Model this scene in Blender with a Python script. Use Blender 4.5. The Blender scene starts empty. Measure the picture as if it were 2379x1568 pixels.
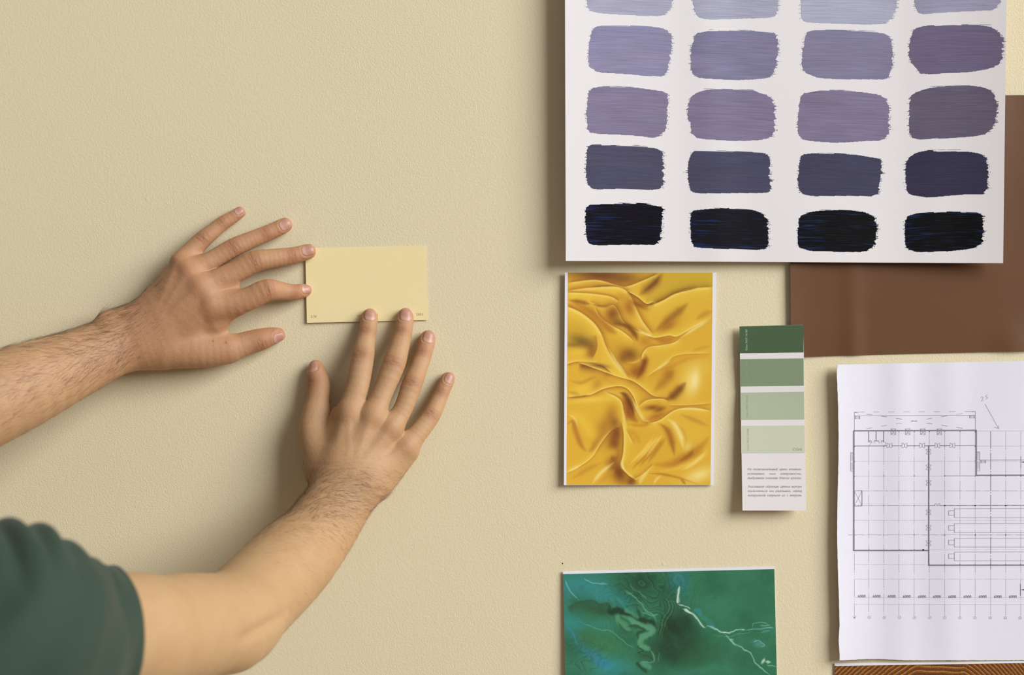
import bpy, bmesh, math, random
import numpy as np
from mathutils import Vector

# ------------------------------------------------------------------ frame, camera, light
W, H = 2379.0, 1568.0
D = 1.5                      # camera to wall, metres
K = 0.43e-3                  # metres per photo pixel on the wall
Z0 = 1.6                     # height of the picture centre above the floor
sc = bpy.context.scene
COL = sc.collection

def P(px, py, h=0.0):
    """point h metres in front of the wall, on the sight line of photo pixel (px, py)"""
    k = K * (D - h) / D
    return Vector(((px - W / 2) * k, -h, Z0 - (py - H / 2) * k))

cam_d = bpy.data.cameras.new('camera')
cam_d.sensor_width = 36.0
cam_d.lens = 36.0 * D / (W * K)
cam_d.clip_start = 0.05
cam_d.dof.use_dof = True
cam_d.dof.focus_distance = D - 0.012
cam_d.dof.aperture_fstop = 3.6
cam = bpy.data.objects.new('camera', cam_d)
cam.location = (0, -D, Z0)
cam.rotation_euler = (math.pi / 2, 0, 0)
COL.objects.link(cam)
sc.camera = cam

world = bpy.data.worlds.new('world')
sc.world = world
world.use_nodes = True
bg = world.node_tree.nodes['Background']
bg.inputs[0].default_value = (0.97, 0.97, 1.0, 1)
bg.inputs[1].default_value = 0.21

def area(name, loc, target, size, size_y, power, color):
    l = bpy.data.lights.new(name, 'AREA')
    l.shape = 'RECTANGLE'; l.size = size; l.size_y = size_y
    l.energy = power; l.color = color
    o = bpy.data.objects.new(name, l)
    o.location = loc
    o.rotation_euler = (Vector(target) - Vector(loc)).to_track_quat('-Z', 'Y').to_euler()
    COL.objects.link(o)
    return o

area('window_light', (8.0, -5.9, Z0 + 4.2), (0.0, 0, Z0), 6.4, 6.4, 1625, (0.965, 0.985, 1.0))

vs = sc.view_settings
vs.view_transform = 'Standard'; vs.look = 'None'
vs.exposure = 0.0; vs.gamma = 1.0; vs.use_curve_mapping = False

# ------------------------------------------------------------------ helpers
def lin(c):
    out = []
    for v in c:
        v = v / 255.0
        out.append(v / 12.92 if v <= 0.04045 else ((v + 0.055) / 1.055) ** 2.4)
    return out

def lin_np(a):
    a = np.clip(a, 0, 255) / 255.0
    return np.where(a <= 0.04045, a / 12.92, ((a + 0.055) / 1.055) ** 2.4)

class NT:
    """tiny node builder"""
    def __init__(s, name):
        s.m = bpy.data.materials.new(name); s.m.use_nodes = True
        s.t = s.m.node_tree; s.b = s.t.nodes['Principled BSDF']
    def n(s, typ, ins=None, **kw):
        nd = s.t.nodes.new(typ)
        for k, v in kw.items(): setattr(nd, k, v)
        for k, v in (ins or {}).items():
            if isinstance(v, bpy.types.NodeSocket): s.t.links.new(v, nd.inputs[k])
            else: nd.inputs[k].default_value = v
        return nd
    def to(s, sock, key): s.t.links.new(sock, s.b.inputs[key])
    def set(s, **kw):
        for k, v in kw.items(): s.b.inputs[k.replace('_', ' ')].default_value = v
    def obj(s): return s.n('ShaderNodeTexCoord').outputs['Object']
    def noise(s, vec, scale, detail=2.0, rough=0.5, dist=0.0):
        return s.n('ShaderNodeTexNoise', {'Vector': vec, 'Scale': scale, 'Detail': detail, 'Roughness': rough, 'Distortion': dist})
    def math(s, op, a, b=0.0, c=None):
        nd = s.n('ShaderNodeMath', {0: a, 1: b}, operation=op)
        if c is not None: nd.inputs[2].default_value = c
        return nd.outputs[0]
    def mix(s, f, a, b, blend='MIX'):
        nd = s.n('ShaderNodeMix', data_type='RGBA', blend_type=blend)
        for k, v in ((0, f), (6, a), (7, b)):
            if isinstance(v, bpy.types.NodeSocket): s.t.links.new(v, nd.inputs[k])
            else: nd.inputs[k].default_value = v
        return nd.outputs[2]
    def ramp(s, f, stops):
        nd = s.n('ShaderNodeValToRGB', {0: f})
        e = nd.color_ramp.elements
        while len(e) < len(stops): e.new(0.5)
        for i, (p, c) in enumerate(stops):
            e[i].position = p; e[i].color = c if len(c) == 4 else (*c, 1)
        return nd.outputs[0]
    def bump(s, h, strength, dist, prev=None):
        ins = {'Height': h, 'Strength': strength, 'Distance': dist}
        if prev is not None: ins['Normal'] = prev
        return s.n('ShaderNodeBump', ins).outputs[0]

def rgba(c, k=1.0):
    l = lin(c); return (l[0] * k, l[1] * k, l[2] * k, 1)

def plain(name, c, rough=0.6, grain=0.0, gscale=900.0, spec=0.5, k=1.0):
    t = NT(name)
    t.set(Base_Color=rgba(c, k), Roughness=rough)
    t.b.inputs['Specular IOR Level'].default_value = spec
    if grain:
        nz = t.noise(t.obj(), gscale, 3.0, 0.6)
        t.to(t.bump(nz.outputs[0], grain, 0.0005), 'Normal')
    return t.m

def attr_mat(name, rough=0.5, spec=0.5, grain=0.0, gscale=900.0):
    t = NT(name)
    a = t.n('ShaderNodeAttribute', attribute_name='Col')
    t.to(a.outputs['Color'], 'Base Color')
    t.set(Roughness=rough)
    t.b.inputs['Specular IOR Level'].default_value = spec
    if grain:
        nz = t.noise(t.obj(), gscale, 3.0, 0.6)
        t.to(t.bump(nz.outputs[0], grain, 0.0005), 'Normal')
    return t.m

def mesh_obj(name, verts, faces, mat=None, parent=None, smooth=False, cols=None):
    me = bpy.data.meshes.new(name)
    me.from_pydata([tuple(v) for v in verts], [], faces)
    return finish(me, name, mat, parent, smooth, cols)

def np_mesh(name, verts, quads, mat=None, parent=None, smooth=False, cols=None):
    """fast mesh from numpy verts (n,3) and quads (m,4)"""
    me = bpy.data.meshes.new(name)
    nv, nq = len(verts), len(quads); k = quads.shape[1]
    me.vertices.add(nv); me.vertices.foreach_set('co', np.ascontiguousarray(verts, dtype=np.float32).ravel())
    me.loops.add(nq * k); me.loops.foreach_set('vertex_index', np.ascontiguousarray(quads, dtype=np.int32).ravel())
    me.polygons.add(nq)
    me.polygons.foreach_set('loop_start', np.arange(0, nq * k, k, dtype=np.int32))
    me.update(calc_edges=True)
    me.validate()
    return finish(me, name, mat, parent, smooth, cols)

def finish(me, name, mat, parent, smooth, cols):
    if mat: me.materials.append(mat)
    if smooth: me.polygons.foreach_set('use_smooth', [True] * len(me.polygons))
    if cols is not None:
        a = me.color_attributes.new('Col', 'FLOAT_COLOR', 'POINT')
        c = np.ones((len(me.vertices), 4), np.float32); c[:, :3] = cols
        a.data.foreach_set('color', c.ravel())
    o = bpy.data.objects.new(name, me)
    COL.objects.link(o)
    if parent: o.parent = parent
    return o

def tag(o, label, cat, group=None):
    o['label'] = label; o['category'] = cat
    if group: o['group'] = group
    return o

# ------------------------------------------------------------------ wall
def wall_material():
    t = NT('plaster_paint')
    c = t.obj()
    n1 = t.noise(c, 800, 2.0, 0.6)
    n2 = t.noise(c, 165, 2.0, 0.5)
    n3 = t.noise(c, 3.0, 3.0, 0.55)
    n4 = t.noise(c, 420, 1.0, 0.5)
    patch = t.ramp(n3.outputs[0], [(0.42, (0.35,) * 3), (0.62, (1,) * 3)])
    h = t.math('MULTIPLY', n1.outputs[0], patch)
    h = t.math('ADD', h, t.math('MULTIPLY', n2.outputs[0], 0.22))
    h = t.math('ADD', h, t.math('MULTIPLY', n4.outputs[0], 0.45))
    # lumps and trowel crumbs
    vo = t.n('ShaderNodeTexVoronoi', {'Vector': c, 'Scale': 42.0, 'Randomness': 1.0})
    crumb = t.ramp(vo.outputs['Distance'], [(0.02, (1,) * 3), (0.10, (0,) * 3)])
    sel = t.ramp(t.noise(c, 9.0, 2.0).outputs[0], [(0.60, (0,) * 3), (0.68, (1,) * 3)])
    h = t.math('ADD', h, t.math('MULTIPLY', t.math('MULTIPLY', crumb, sel), 0.5))
    t.to(t.bump(h, 0.45, 0.00095), 'Normal')
    n5 = t.noise(c, 1.7, 2.0)
    col = t.mix(n5.outputs[0], rgba((223, 210, 174)), rgba((228, 215, 179)))
    t.to(col, 'Base Color')
    t.set(Roughness=0.62)
    t.b.inputs['Specular IOR Level'].default_value = 0.35
    return t.m

wall = mesh_obj('wall_back', [(-3, 0, 0), (3, 0, 0), (3, 0, 3), (-3, 0, 3), (-3, .12, 0), (3, .12, 0), (3, .12, 3), (-3, .12, 3)],
                [(0, 1, 2, 3), (5, 4, 7, 6), (0, 4, 5, 1), (3, 2, 6, 7), (1, 5, 6, 2), (0, 3, 7, 4)], wall_material())
wall['kind'] = 'structure'
pt = P(1307, 1309, 0.0002)
ang = [i * 2 * math.pi / 10 for i in range(10)]
mesh_obj('nail_hole', [pt + Vector((math.cos(a) * .0006, 0, math.sin(a) * .0008)) for a in ang] + [pt + Vector((0, .0001, 0))],
         [(i, 10, (i + 1) % 10) for i in range(10)], plain('dark_pit', (40, 34, 25), .9), wall)

# ------------------------------------------------------------------ sheets pinned on the wall
class Sheet:
    """a paper given by its four corners (photo pixels TL, TR, BR, BL) and its distance from the wall h(u, v)"""
    def __init__(s, corners, h, bow=None):
        s.c = [np.array(c, float) for c in corners]; s.h = h; s.bow = bow
    def uv2px(s, u, v):
        a, b, c, d = s.c
        p = (1 - v) * ((1 - u) * a + u * b) + v * ((1 - u) * d + u * c)
        if s.bow: p = p + np.array(s.bow(u, v))
        return p
    def px2uv(s, px, py):
        a, b, c, d = s.c
        u = v = 0.5
        for _ in range(6):
            p = (1 - v) * ((1 - u) * a + u * b) + v * ((1 - u) * d + u * c)
            du = (1 - v) * (b - a) + v * (c - d); dv = (1 - u) * (d - a) + u * (c - b)
            if s.bow: p = p + np.array(s.bow(u, v))
            r = np.array((px, py)) - p
            det = du[0] * dv[1] - du[1] * dv[0]
            u += (r[0] * dv[1] - r[1] * dv[0]) / det; v += (du[0] * r[1] - du[1] * r[0]) / det
        return u, v
    def pt(s, px, py, eps=0.0):
        u, v = s.px2uv(px, py)
        return P(px, py, s.h(u, v) + eps)
    def grid(s, nx, ny, eps=0.0, u0=0, u1=1, v0=0, v1=1):
        out = []
        for j in range(ny + 1):
            for i in range(nx + 1):
                u = u0 + (u1 - u0) * i / nx; v = v0 + (v1 - v0) * j / ny
                p = s.uv2px(u, v)
                out.append(P(p[0], p[1], s.h(u, v) + eps))
        return out
    def build(s, name, nx, ny, mat, thick=0.0004, parent=None, rag=0.0, seed=1):
        f = s.grid(nx, ny); n = len(f)
        if rag:
            R = random.Random(seed)
            for j in range(ny + 1):
                for i in range(nx + 1):
                    if i in (0, nx) or j in (0, ny):
                        f[j * (nx + 1) + i] += Vector((R.uniform(-rag, rag) * K, 0, R.uniform(-rag, rag) * K))
        b = [p + Vector((0, thick, 0)) for p in f]
        w = nx + 1
        fc = []
        for j in range(ny):
            for i in range(nx):
                a = j * w + i
                fc.append((a, a + w, a + w + 1, a + 1)); fc.append((n + a, n + a + 1, n + a + w + 1, n + a + w))
        for i in range(nx):
            fc.append((i, i + 1, n + i + 1, n + i)); a = ny * w + i; fc.append((a + 1, a, n + a, n + a + 1))
        for j in range(ny):
            a = j * w; fc.append((a + w, a, n + a, n + a + w)); a = j * w + nx; fc.append((a, a + w, n + a + w, n + a))
        return mesh_obj(name, f + b, fc, mat, parent, smooth=False)

def smooth_front(o):
    """smooth shading with hard rims"""
    me = o.data
    me.polygons.foreach_set('use_smooth', [True] * len(me.polygons))
    me.set_sharp_from_angle(angle=math.radians(40))
    return o

def sq(x): return x * x
def pos(x): return max(0.0, x)

def rect_patch(name, sheet, q, nx, ny, mat, eps, parent, cols=None):
    """flat print: quad q (TL, TR, BR, BL photo pixels) laid on a sheet"""
    a, b, c, d = [np.array(k, float) for k in q]
    vs_, fs = [], []
    for j in range(ny + 1):
        for i in range(nx + 1):
            u, v = i / nx, j / ny
            p = (1 - v) * ((1 - u) * a + u * b) + v * ((1 - u) * d + u * c)
            vs_.append(sheet.pt(p[0], p[1], eps))
    for j in range(ny):
        for i in range(nx):
            k = j * (nx + 1) + i
            fs.append((k, k + nx + 1, k + nx + 2, k + 1))
    return mesh_obj(name, vs_, fs, mat, parent, True, cols)

# ---- lettering
_cache = {}
def glyphs(body, shear=0.0, bold=0.0):
    key = (body, shear, bold)
    if key in _cache: return _cache[key]
    c = bpy.data.curves.new('lettering', 'FONT')
    c.body = body; c.shear = shear; c.resolution_u = 2; c.offset = bold
    o = bpy.data.objects.new('lettering', c); COL.objects.link(o)
    dg = bpy.context.evaluated_depsgraph_get(); dg.update()
    me = bpy.data.meshes.new_from_object(o.evaluated_get(dg))
    v = [tuple(x.co[:2]) for x in me.vertices]; f = [tuple(p.vertices) for p in me.polygons]
    bpy.data.objects.remove(o); bpy.data.curves.remove(c); bpy.data.meshes.remove(me)
    _cache[key] = (v, f)
    return v, f

class Ink:
    """collects flat print on one sheet: strokes and letters, as thin quads just above the paper"""
    def __init__(s, sheet, eps=0.00012):
        s.s = sheet; s.v = []; s.f = []; s.c = []; s.eps = eps; s.wk = .84
    def poly(s, pts, col, eps=0.0):
        b = len(s.v)
        for p in pts: s.v.append(s.s.pt(p[0], p[1], s.eps + eps)); s.c.append(lin(col))
        s.f.append(tuple(range(b, b + len(pts))))
    def line(s, p, q, w, col, step=14.0, e=0.0):
        w *= s.wk
        p = np.array(p, float); q = np.array(q, float); d = q - p; L = np.hypot(*d)
        if L < 1e-6: return
        d /= L; n = np.array((-d[1], d[0])) * w / 2
        k = max(1, int(L / step))
        b = len(s.v)
        for i in range(k + 1):
            c = p + d * L * i / k
            for sg in (-1, 1):
                x = c + n * sg; s.v.append(s.s.pt(x[0], x[1], s.eps + e)); s.c.append(lin(col))
        for i in range(k):
            a = b + 2 * i; s.f.append((a, a + 1, a + 3, a + 2))
    def pl(s, pts, w, col, close=False):
        pts = list(pts)
        if close: pts.append(pts[0])
        for a, b in zip(pts, pts[1:]): s.line(a, b, w, col)
    def dash(s, p, q, w, col, pat):
        p = np.array(p, float); q = np.array(q, float); L = np.hypot(*(q - p)); t = 0; i = 0
        while t < L:
            e = min(L, t + pat[i % len(pat)])
            if i % 2 == 0: s.line(p + (q - p) * t / L, p + (q - p) * e / L, w, col)
            t = e; i += 1
    def text(s, body, x0, x1, base, cap, col, shear=0.0, rot=0.0, origin=None, flipped=False, bold=0.0):
        """letters fitted into x0..x1, standing on 'base', capital height 'cap' (pixels); rot in degrees about origin"""
        v, f = glyphs(body, shear, bold)
        if not v: return
        mn = min(a[0] for a in v); mx = max(a[0] for a in v)
        sx = (x1 - x0) / (mx - mn); sy = cap / 0.73
        r = math.radians(rot); cr, sr = math.cos(r), math.sin(r)
        b = len(s.v)
        for a in v:
            X = x0 + (a[0] - mn) * sx; Y = base - a[1] * sy
            if origin:
                dx, dy = X - origin[0], Y - origin[1]
                X, Y = origin[0] + dx * cr - dy * sr, origin[1] + dx * sr + dy * cr
            s.v.append(s.s.pt(X, Y, s.eps)); s.c.append(lin(col))
        for q in f: s.f.append(tuple(b + i for i in q))
    def build(s, name, parent, mat):
        return mesh_obj(name, s.v, s.f, mat, parent, False, np.array(s.c))
INK = attr_mat('printing_ink', 0.7, 0.2)

# ---- brown paper behind the big sheet
def h_brown(u, v):
    return (0.0015 + 0.0015 * sq(pos(1 - u / .10)) + .0016 * sq(pos(1 - u / .30)) + .0030 * math.exp(-sq((u - .64) / .07)) * pos(1 - v * 1.2) + 0.0006 * math.sin(7 * u + 3 * v) + 0.0015 * math.exp(-sq((u - .2) / .03)) * v
            + 0.002 * math.exp(-sq((u - .72) / .06) - sq((v - 1.0) / .10)) + 0.0022 * math.exp(-sq((v - .97) / .05)) * pos(u - .6)
            + 0.002 * math.exp(-sq((v - .06 - .4 * (u - .78)) / .035)) * pos(u - .7))
brown = Sheet([(1832, 226), (2560, 219), (2560, 810), (1838, 829)], h_brown)
tb = NT('brown_kraft')
nb = tb.noise(tb.obj(), 14, 3, .5)
tb.to(tb.mix(nb.outputs[0], rgba((97, 63, 37)), rgba((109, 73, 46))), 'Base Color')
tb.set(Roughness=.5); tb.b.inputs['Specular IOR Level'].default_value = .25
tb.to(tb.bump(tb.noise(tb.obj(), 900, 3, .6).outputs[0], .25, .0004), 'Normal')
o = smooth_front(brown.build('brown_paper', 60, 48, tb.m, .0003))
tag(o, 'plain brown paper sheet tucked behind the large sheet of paint swatches', 'paper')

# ---- big sheet with paint swatches
def h_post(u, v):
    return (0.0090 + 0.0130 * sq(pos(1 - u / .42)) + 0.0009 * math.sin(5 * u + 2.2) * math.sin(3 * v + .5)
            + 0.0012 * math.exp(-sq((u - .3 - .05 * v) / .05)) + 0.0010 * math.exp(-sq((u - .55) / .09)) * pos(v - .4)
            + 0.0006 * math.exp(-sq((u - .83) / .05)) + .011 * sq(pos((u - .70) / .30)))
poster = Sheet([(1312, -210), (2341, -210), (2330.5, 611.5), (1314.5, 606)], h_post)
paper_white = NT('white_paper')
pn = paper_white.noise(paper_white.obj(), 1100, 3, .6)
paper_white.to(paper_white.bump(pn.outputs[0], .16, .0004), 'Normal')
paper_white.set(Base_Color=rgba((238, 233, 233), .93), Roughness=.6)
sheet_o = smooth_front(poster.build('paint_sample_sheet', 60, 44, paper_white.m, .0005))
tag(sheet_o, 'large white paper sheet covered in rows of lilac to black brushed paint rectangles', 'paper')

SW = {
 (0, 0): [(1372, -68), (1420, -74), (1530, -70), (1560, -60), (1563, 0), (1560, 18), (1543, 36), (1500, 36.5), (1462, 35), (1392, 30), (1368, 24), (1364, 0), (1364, -40)],
 (0, 1): [(1615, -62), (1680, -70), (1790, -66), (1808, -50), (1809, 0), (1808, 28), (1797, 41), (1720, 43), (1647, 45), (1620, 39), (1610, 12), (1607, -30)],
 (0, 2): [(1870, -60), (1940, -66), (2050, -62), (2082, -40), (2086, 14), (2072, 42), (2055, 55), (2014, 56.5), (1935, 54), (1880, 52), (1864, 47), (1861, 20), (1860, -30)],
 (0, 3): [(2130, -66), (2240, -72), (2310, -62), (2332, -40), (2330, 2), (2310, 23), (2240, 26), (2190, 29), (2136, 33), (2126, 18), (2124, -30)],
 (1, 0): [(1381, 62), (1420, 58), (1520, 62), (1548, 68), (1562, 80), (1559, 116), (1555, 150), (1545, 177), (1500, 176), (1462, 172), (1386, 168), (1367, 150), (1367, 116), (1372, 78)],
 (1, 1): [(1617, 78), (1647, 72), (1781, 72), (1804, 79), (1808, 97), (1806, 139), (1796, 177), (1762, 184), (1705, 185.5), (1624, 181.5), (1605, 166), (1604, 116)],
 (1, 2): [(1873, 76), (1889, 70.5), (1944, 69), (2048, 76), (2069, 85), (2074, 115), (2070, 173), (2062, 184), (1968, 184), (1905, 182), (1866, 167), (1861, 139)],
 (1, 3): [(2122, 67), (2152, 59), (2268, 56.5), (2310, 64.5), (2331, 83), (2331, 115), (2324, 148), (2300, 159.5), (2256, 167), (2141, 173), (2130, 159.5), (2112, 139), (2113, 97)],
 (2, 0): [(1369, 208), (1397, 200), (1462, 202), (1531, 211), (1551, 217), (1552, 254), (1549, 300), (1531, 317), (1515, 320), (1485, 315), (1374, 310), (1365, 298), (1362, 254)],
 (2, 1): [(1610, 219), (1647, 207), (1739, 207), (1788, 223), (1801, 240), (1799, 277), (1797, 312), (1785, 323), (1716, 328), (1624, 322), (1607, 310), (1605, 289), (1597, 272), (1600, 236)],
 (2, 2): [(1861, 219), (1910, 209), (1944, 209), (2030, 217), (2065, 231), (2066, 277), (2065, 312), (2046, 327), (2025, 326), (1944, 332), (1868, 326), (1853, 312), (1854, 254)],
 (2, 3): [(2118, 217), (2164, 203), (2245, 197.5), (2287, 203), (2312, 217), (2317, 250), (2312, 289), (2291, 310), (2263, 317), (2199, 321), (2122, 324), (2112, 303), (2112, 243)],
 (3, 0): [(1365, 341), (1378, 335), (1438, 339), (1517, 343), (1540, 353), (1542, 379), (1542, 414), (1536, 438), (1508, 441), (1438, 438), (1378, 440), (1365, 428), (1361, 402), (1362, 365)],
 (3, 1): [(1605, 356), (1614, 350), (1658, 353), (1727, 351.5), (1788, 357), (1789, 402), (1792, 440), (1781, 448), (1705, 448), (1635, 449.5), (1605, 446), (1597, 407), (1600, 372)],
 (3, 2): [(1858, 363), (1875, 357), (1921, 355), (1991, 360), (2047, 369), (2049, 391), (2044, 425), (2038, 456), (1967, 454.5), (1887, 456), (1861, 449), (1853, 425)],
 (3, 3): [(2106, 370), (2130, 354), (2164, 348), (2171, 352.5), (2245, 352), (2280, 357), (2294, 370), (2296, 402), (2294, 439), (2284, 452), (2256, 450), (2157, 459), (2113, 452), (2106, 439), (2103, 402)],
 (4, 0): [(1362, 476), (1415, 474), (1496, 472), (1522, 478.5), (1540, 480), (1539, 506), (1533, 569), (1462, 568), (1381, 570), (1365, 564), (1359, 518)],
 (4, 1): [(1605, 492), (1624, 487), (1693, 483), (1751, 487), (1783, 504), (1785, 541), (1785, 578), (1751, 580.5), (1670, 577.5), (1612, 574.5), (1606, 560), (1603, 518)],
 (4, 2): [(1857, 502), (1887, 491), (1956, 487), (2009, 492), (2035, 506), (2038, 541), (2032, 571), (2009, 585), (1956, 585), (1887, 584), (1854, 574), (1853, 541)],
 (4, 3): [(2104, 504), (2130, 495), (2222, 491), (2282, 495), (2286, 530), (2282, 567), (2256, 578), (2199, 584), (2130, 586), (2108, 579), (2101, 553)],
}
SWC = {(0, 0): (171, 168, 187), (0, 1): (172, 171, 191), (0, 2): (176, 176, 195), (0, 3): (163, 159, 182), (1, 0): (143, 138, 167), (1, 1): (132, 127, 155), (1, 2): (134, 128, 154), (1, 3): (114, 104, 130), (2, 0): (133, 123, 149), (2, 1): (131, 121, 147), (2, 2): (130, 120, 145), (2, 3): (104, 95, 115), (3, 0): (80, 78, 100), (3, 1): (77, 75, 97), (3, 2): (70, 68, 90), (3, 3): (58, 54, 77), (4, 0): (12, 7, 19), (4, 1): (21, 19, 26), (4, 2): (7, 7, 9), (4, 3): (7, 7, 7)}
def paint_material():
    t = NT('brushed_paint')
    a = t.n('ShaderNodeAttribute', attribute_name='Col')
    t.to(a.outputs['Color'], 'Base Color')
    t.set(Roughness=.48)
    t.b.inputs['Specular IOR Level'].default_value = .12
    c = t.obj()
    mp = t.n('ShaderNodeMapping', {'Vector': c, 'Scale': (40, 1, 900)})
    s1 = t.noise(mp.outputs[0], 1.0, 3, .55, .3)
    mp2 = t.n('ShaderNodeMapping', {'Vector': c, 'Scale': (110, 1, 260)})
    s2 = t.noise(mp2.outputs[0], 1.0, 2, .5, .8)
    h = t.math('ADD', s1.outputs[0], t.math('MULTIPLY', s2.outputs[0], .4))
    t.to(t.bump(h, .5, .0006), 'Normal')
    return t.m
PAINT = paint_material()
def vnoise(rng, n, k):
    """smooth 1-D noise, n samples with k knots"""
    kn = rng.normal(0, 1, k + 2); x = np.linspace(0, k, n, endpoint=False); i = x.astype(int); f = x - i; f = f * f * (3 - 2 * f)
    return kn[i] * (1 - f) + kn[i + 1] * f

def lattice(rng, nr, nc):
    g = rng.normal(0, 1, (nr + 2, nc + 2))
    def f(r, c):
        i, j = int(r), int(c); a, b_ = r - i, c - j
        a = a * a * (3 - 2 * a); b_ = b_ * b_ * (3 - 2 * b_)
        return (g[i, j] * (1 - a) + g[i + 1, j] * a) * (1 - b_) + (g[i, j + 1] * (1 - a) + g[i + 1, j + 1] * a) * b_
    return f

def swatch(rc):
    rng = np.random.default_rng(rc[0] * 10 + rc[1] + 3)
    poly = np.array(SW[rc], float)
    nx = np.roll(poly, -1, 0); poly = np.stack([.82 * poly + .18 * nx, .18 * poly + .82 * nx], 1).reshape(-1, 2)
    xc = (poly[:, 0].min() + poly[:, 0].max()) / 2; hw = (poly[:, 0].max() - poly[:, 0].min()) / 2
    m = {0: .03, 1: .035, 2: .03, 3: -.02}[rc[1]]; bow = rng.uniform(1, 4)
    arch = lambda x: m * (x - xc) + bow * ((x - xc) / hw) ** 2
    q = poly.copy(); q[:, 1] -= arch(q[:, 0])
    y0, y1 = q[:, 1].min(), q[:, 1].max()
    base = np.array(SWC[rc], float)
    R = int((y1 - y0) / 1.0); ys = np.linspace(y0, y1, R + 1)
    lf = vnoise(rng, R, max(4, R // 6)) * .7 + vnoise(rng, R, max(4, R // 2)) * .8 - (rng.random(R) < .08) * rng.uniform(1, 5, R)
    rt = vnoise(rng, R, max(4, R // 5)) * 1.3 + vnoise(rng, R, max(4, R // 2)) * 1.3 + (rng.random(R) < .12) * rng.uniform(1, 6, R)
    tone = lattice(rng, R // 2 + 2, 5); streak = lattice(rng, R // 2 + 2, 7); hue = lattice(rng, 5, 3); fine = lattice(rng, R + 2, 4)
    V, F, C = [], [], []
    dark = rc[0] == 4
    def strip(xs, ya, yb, hh, colf):
        i0 = len(V); n = len(xs) - 1
        for i, x in enumerate(xs):
            tp = .25 if i in (0, n) else 1.0                   # bristle ends
            ym = (ya + yb) / 2; hy = (yb - ya) / 2 * tp
            c = colf((x - xc) / (2 * hw) + .5)
            for y in (ym - hy, ym + hy):
                V.append(poster.pt(x, y + arch(x), hh)); C.append(c)
        for i in range(n):
            k = i0 + 2 * i; F.append((k, k + 1, k + 3, k + 2))
    gaps = [(rng.uniform(-.7, .5) * hw + xc, rng.uniform(10, 60)) for _ in range(3)]
    for r in range(R):
        yc = (ys[r] + ys[r + 1]) / 2
        xs = []
        for a, b in zip(q, np.roll(q, -1, 0)):
            if (a[1] - yc) * (b[1] - yc) < 0: xs.append(a[0] + (b[0] - a[0]) * (yc - a[1]) / (b[1] - a[1]))
        if len(xs) < 2: continue
        x0, x1 = min(xs) + lf[r], max(xs) + rt[r]
        if x1 - x0 < 8: continue
        e = r / R
        rim = math.exp(-sq(e / .07)) + math.exp(-sq((1 - e) / .07))
        def colf(f, r=r, e=e, rim=rim):
            f = min(.999, max(0, f))
            g = 1 + .026 * tone(r / 2, f * 5) + .012 * fine(r, f * 4) + .018 * hue(e * 4.9, f * 2.9)
            c = base * g
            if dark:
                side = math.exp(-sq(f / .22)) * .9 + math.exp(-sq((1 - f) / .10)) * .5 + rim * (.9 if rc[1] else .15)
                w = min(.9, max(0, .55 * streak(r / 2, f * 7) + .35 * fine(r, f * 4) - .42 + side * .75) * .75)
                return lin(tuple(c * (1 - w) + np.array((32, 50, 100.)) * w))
            h2 = .16 * hue(4.9 - e * 4.9, f * 2.9) + .45 * rim
            c = c + np.array((-7, 1, 5.)) * h2 * (.6 if rc[0] == 3 else 1)
            return lin(tuple(c))
        hh = .00018 + .000016 * fine(r, 1)
        segs = [(x0, x1)]
        if (e < .016 or e > .985):
            for g0, gl in gaps[:2 if e < .5 else 1]:
                g1 = g0 + gl
                segs = [s_ for a, b in segs for s_ in ((a, min(b, g0)), (max(a, g1), b)) if s_[1] - s_[0] > 3]
        for a, b in segs:
            n = max(3, int((b - a) / 9)); strip([a] + list(np.linspace(a + 1.6, b - 1.6, n)) + [b], ys[r] - .15, ys[r + 1] + .15, hh, colf)
        # loose bristle marks past both ends
        for sd, pr in ((0, .06), (1, .16)):
            if rng.random() < pr:
                L = rng.uniform(1.5, 4); gap = rng.uniform(.6, 2.4)
                a = x0 - gap - L if sd == 0 else x1 + gap
                strip([a, a + L / 2, a + L], ys[r] + .1, ys[r + 1] - .05, .00015, lambda f: lin(tuple(base)))
    # dragged hairs along the top edge
    for _ in range(3):
        a = xc + rng.uniform(-.7, .5) * hw; L = rng.uniform(12, 40); y = y0 + rng.uniform(-.6, 1.8)
        strip(list(np.linspace(a, min(a + L, xc + hw * .9), 6)), y - .3, y + .35, .00014, lambda f: lin(tuple(base)))
    mesh_obj('paint_swatch', V, F, PAINT, sheet_o, False, np.array(C))
for rc in sorted(SW):
    swatch(rc)
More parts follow.
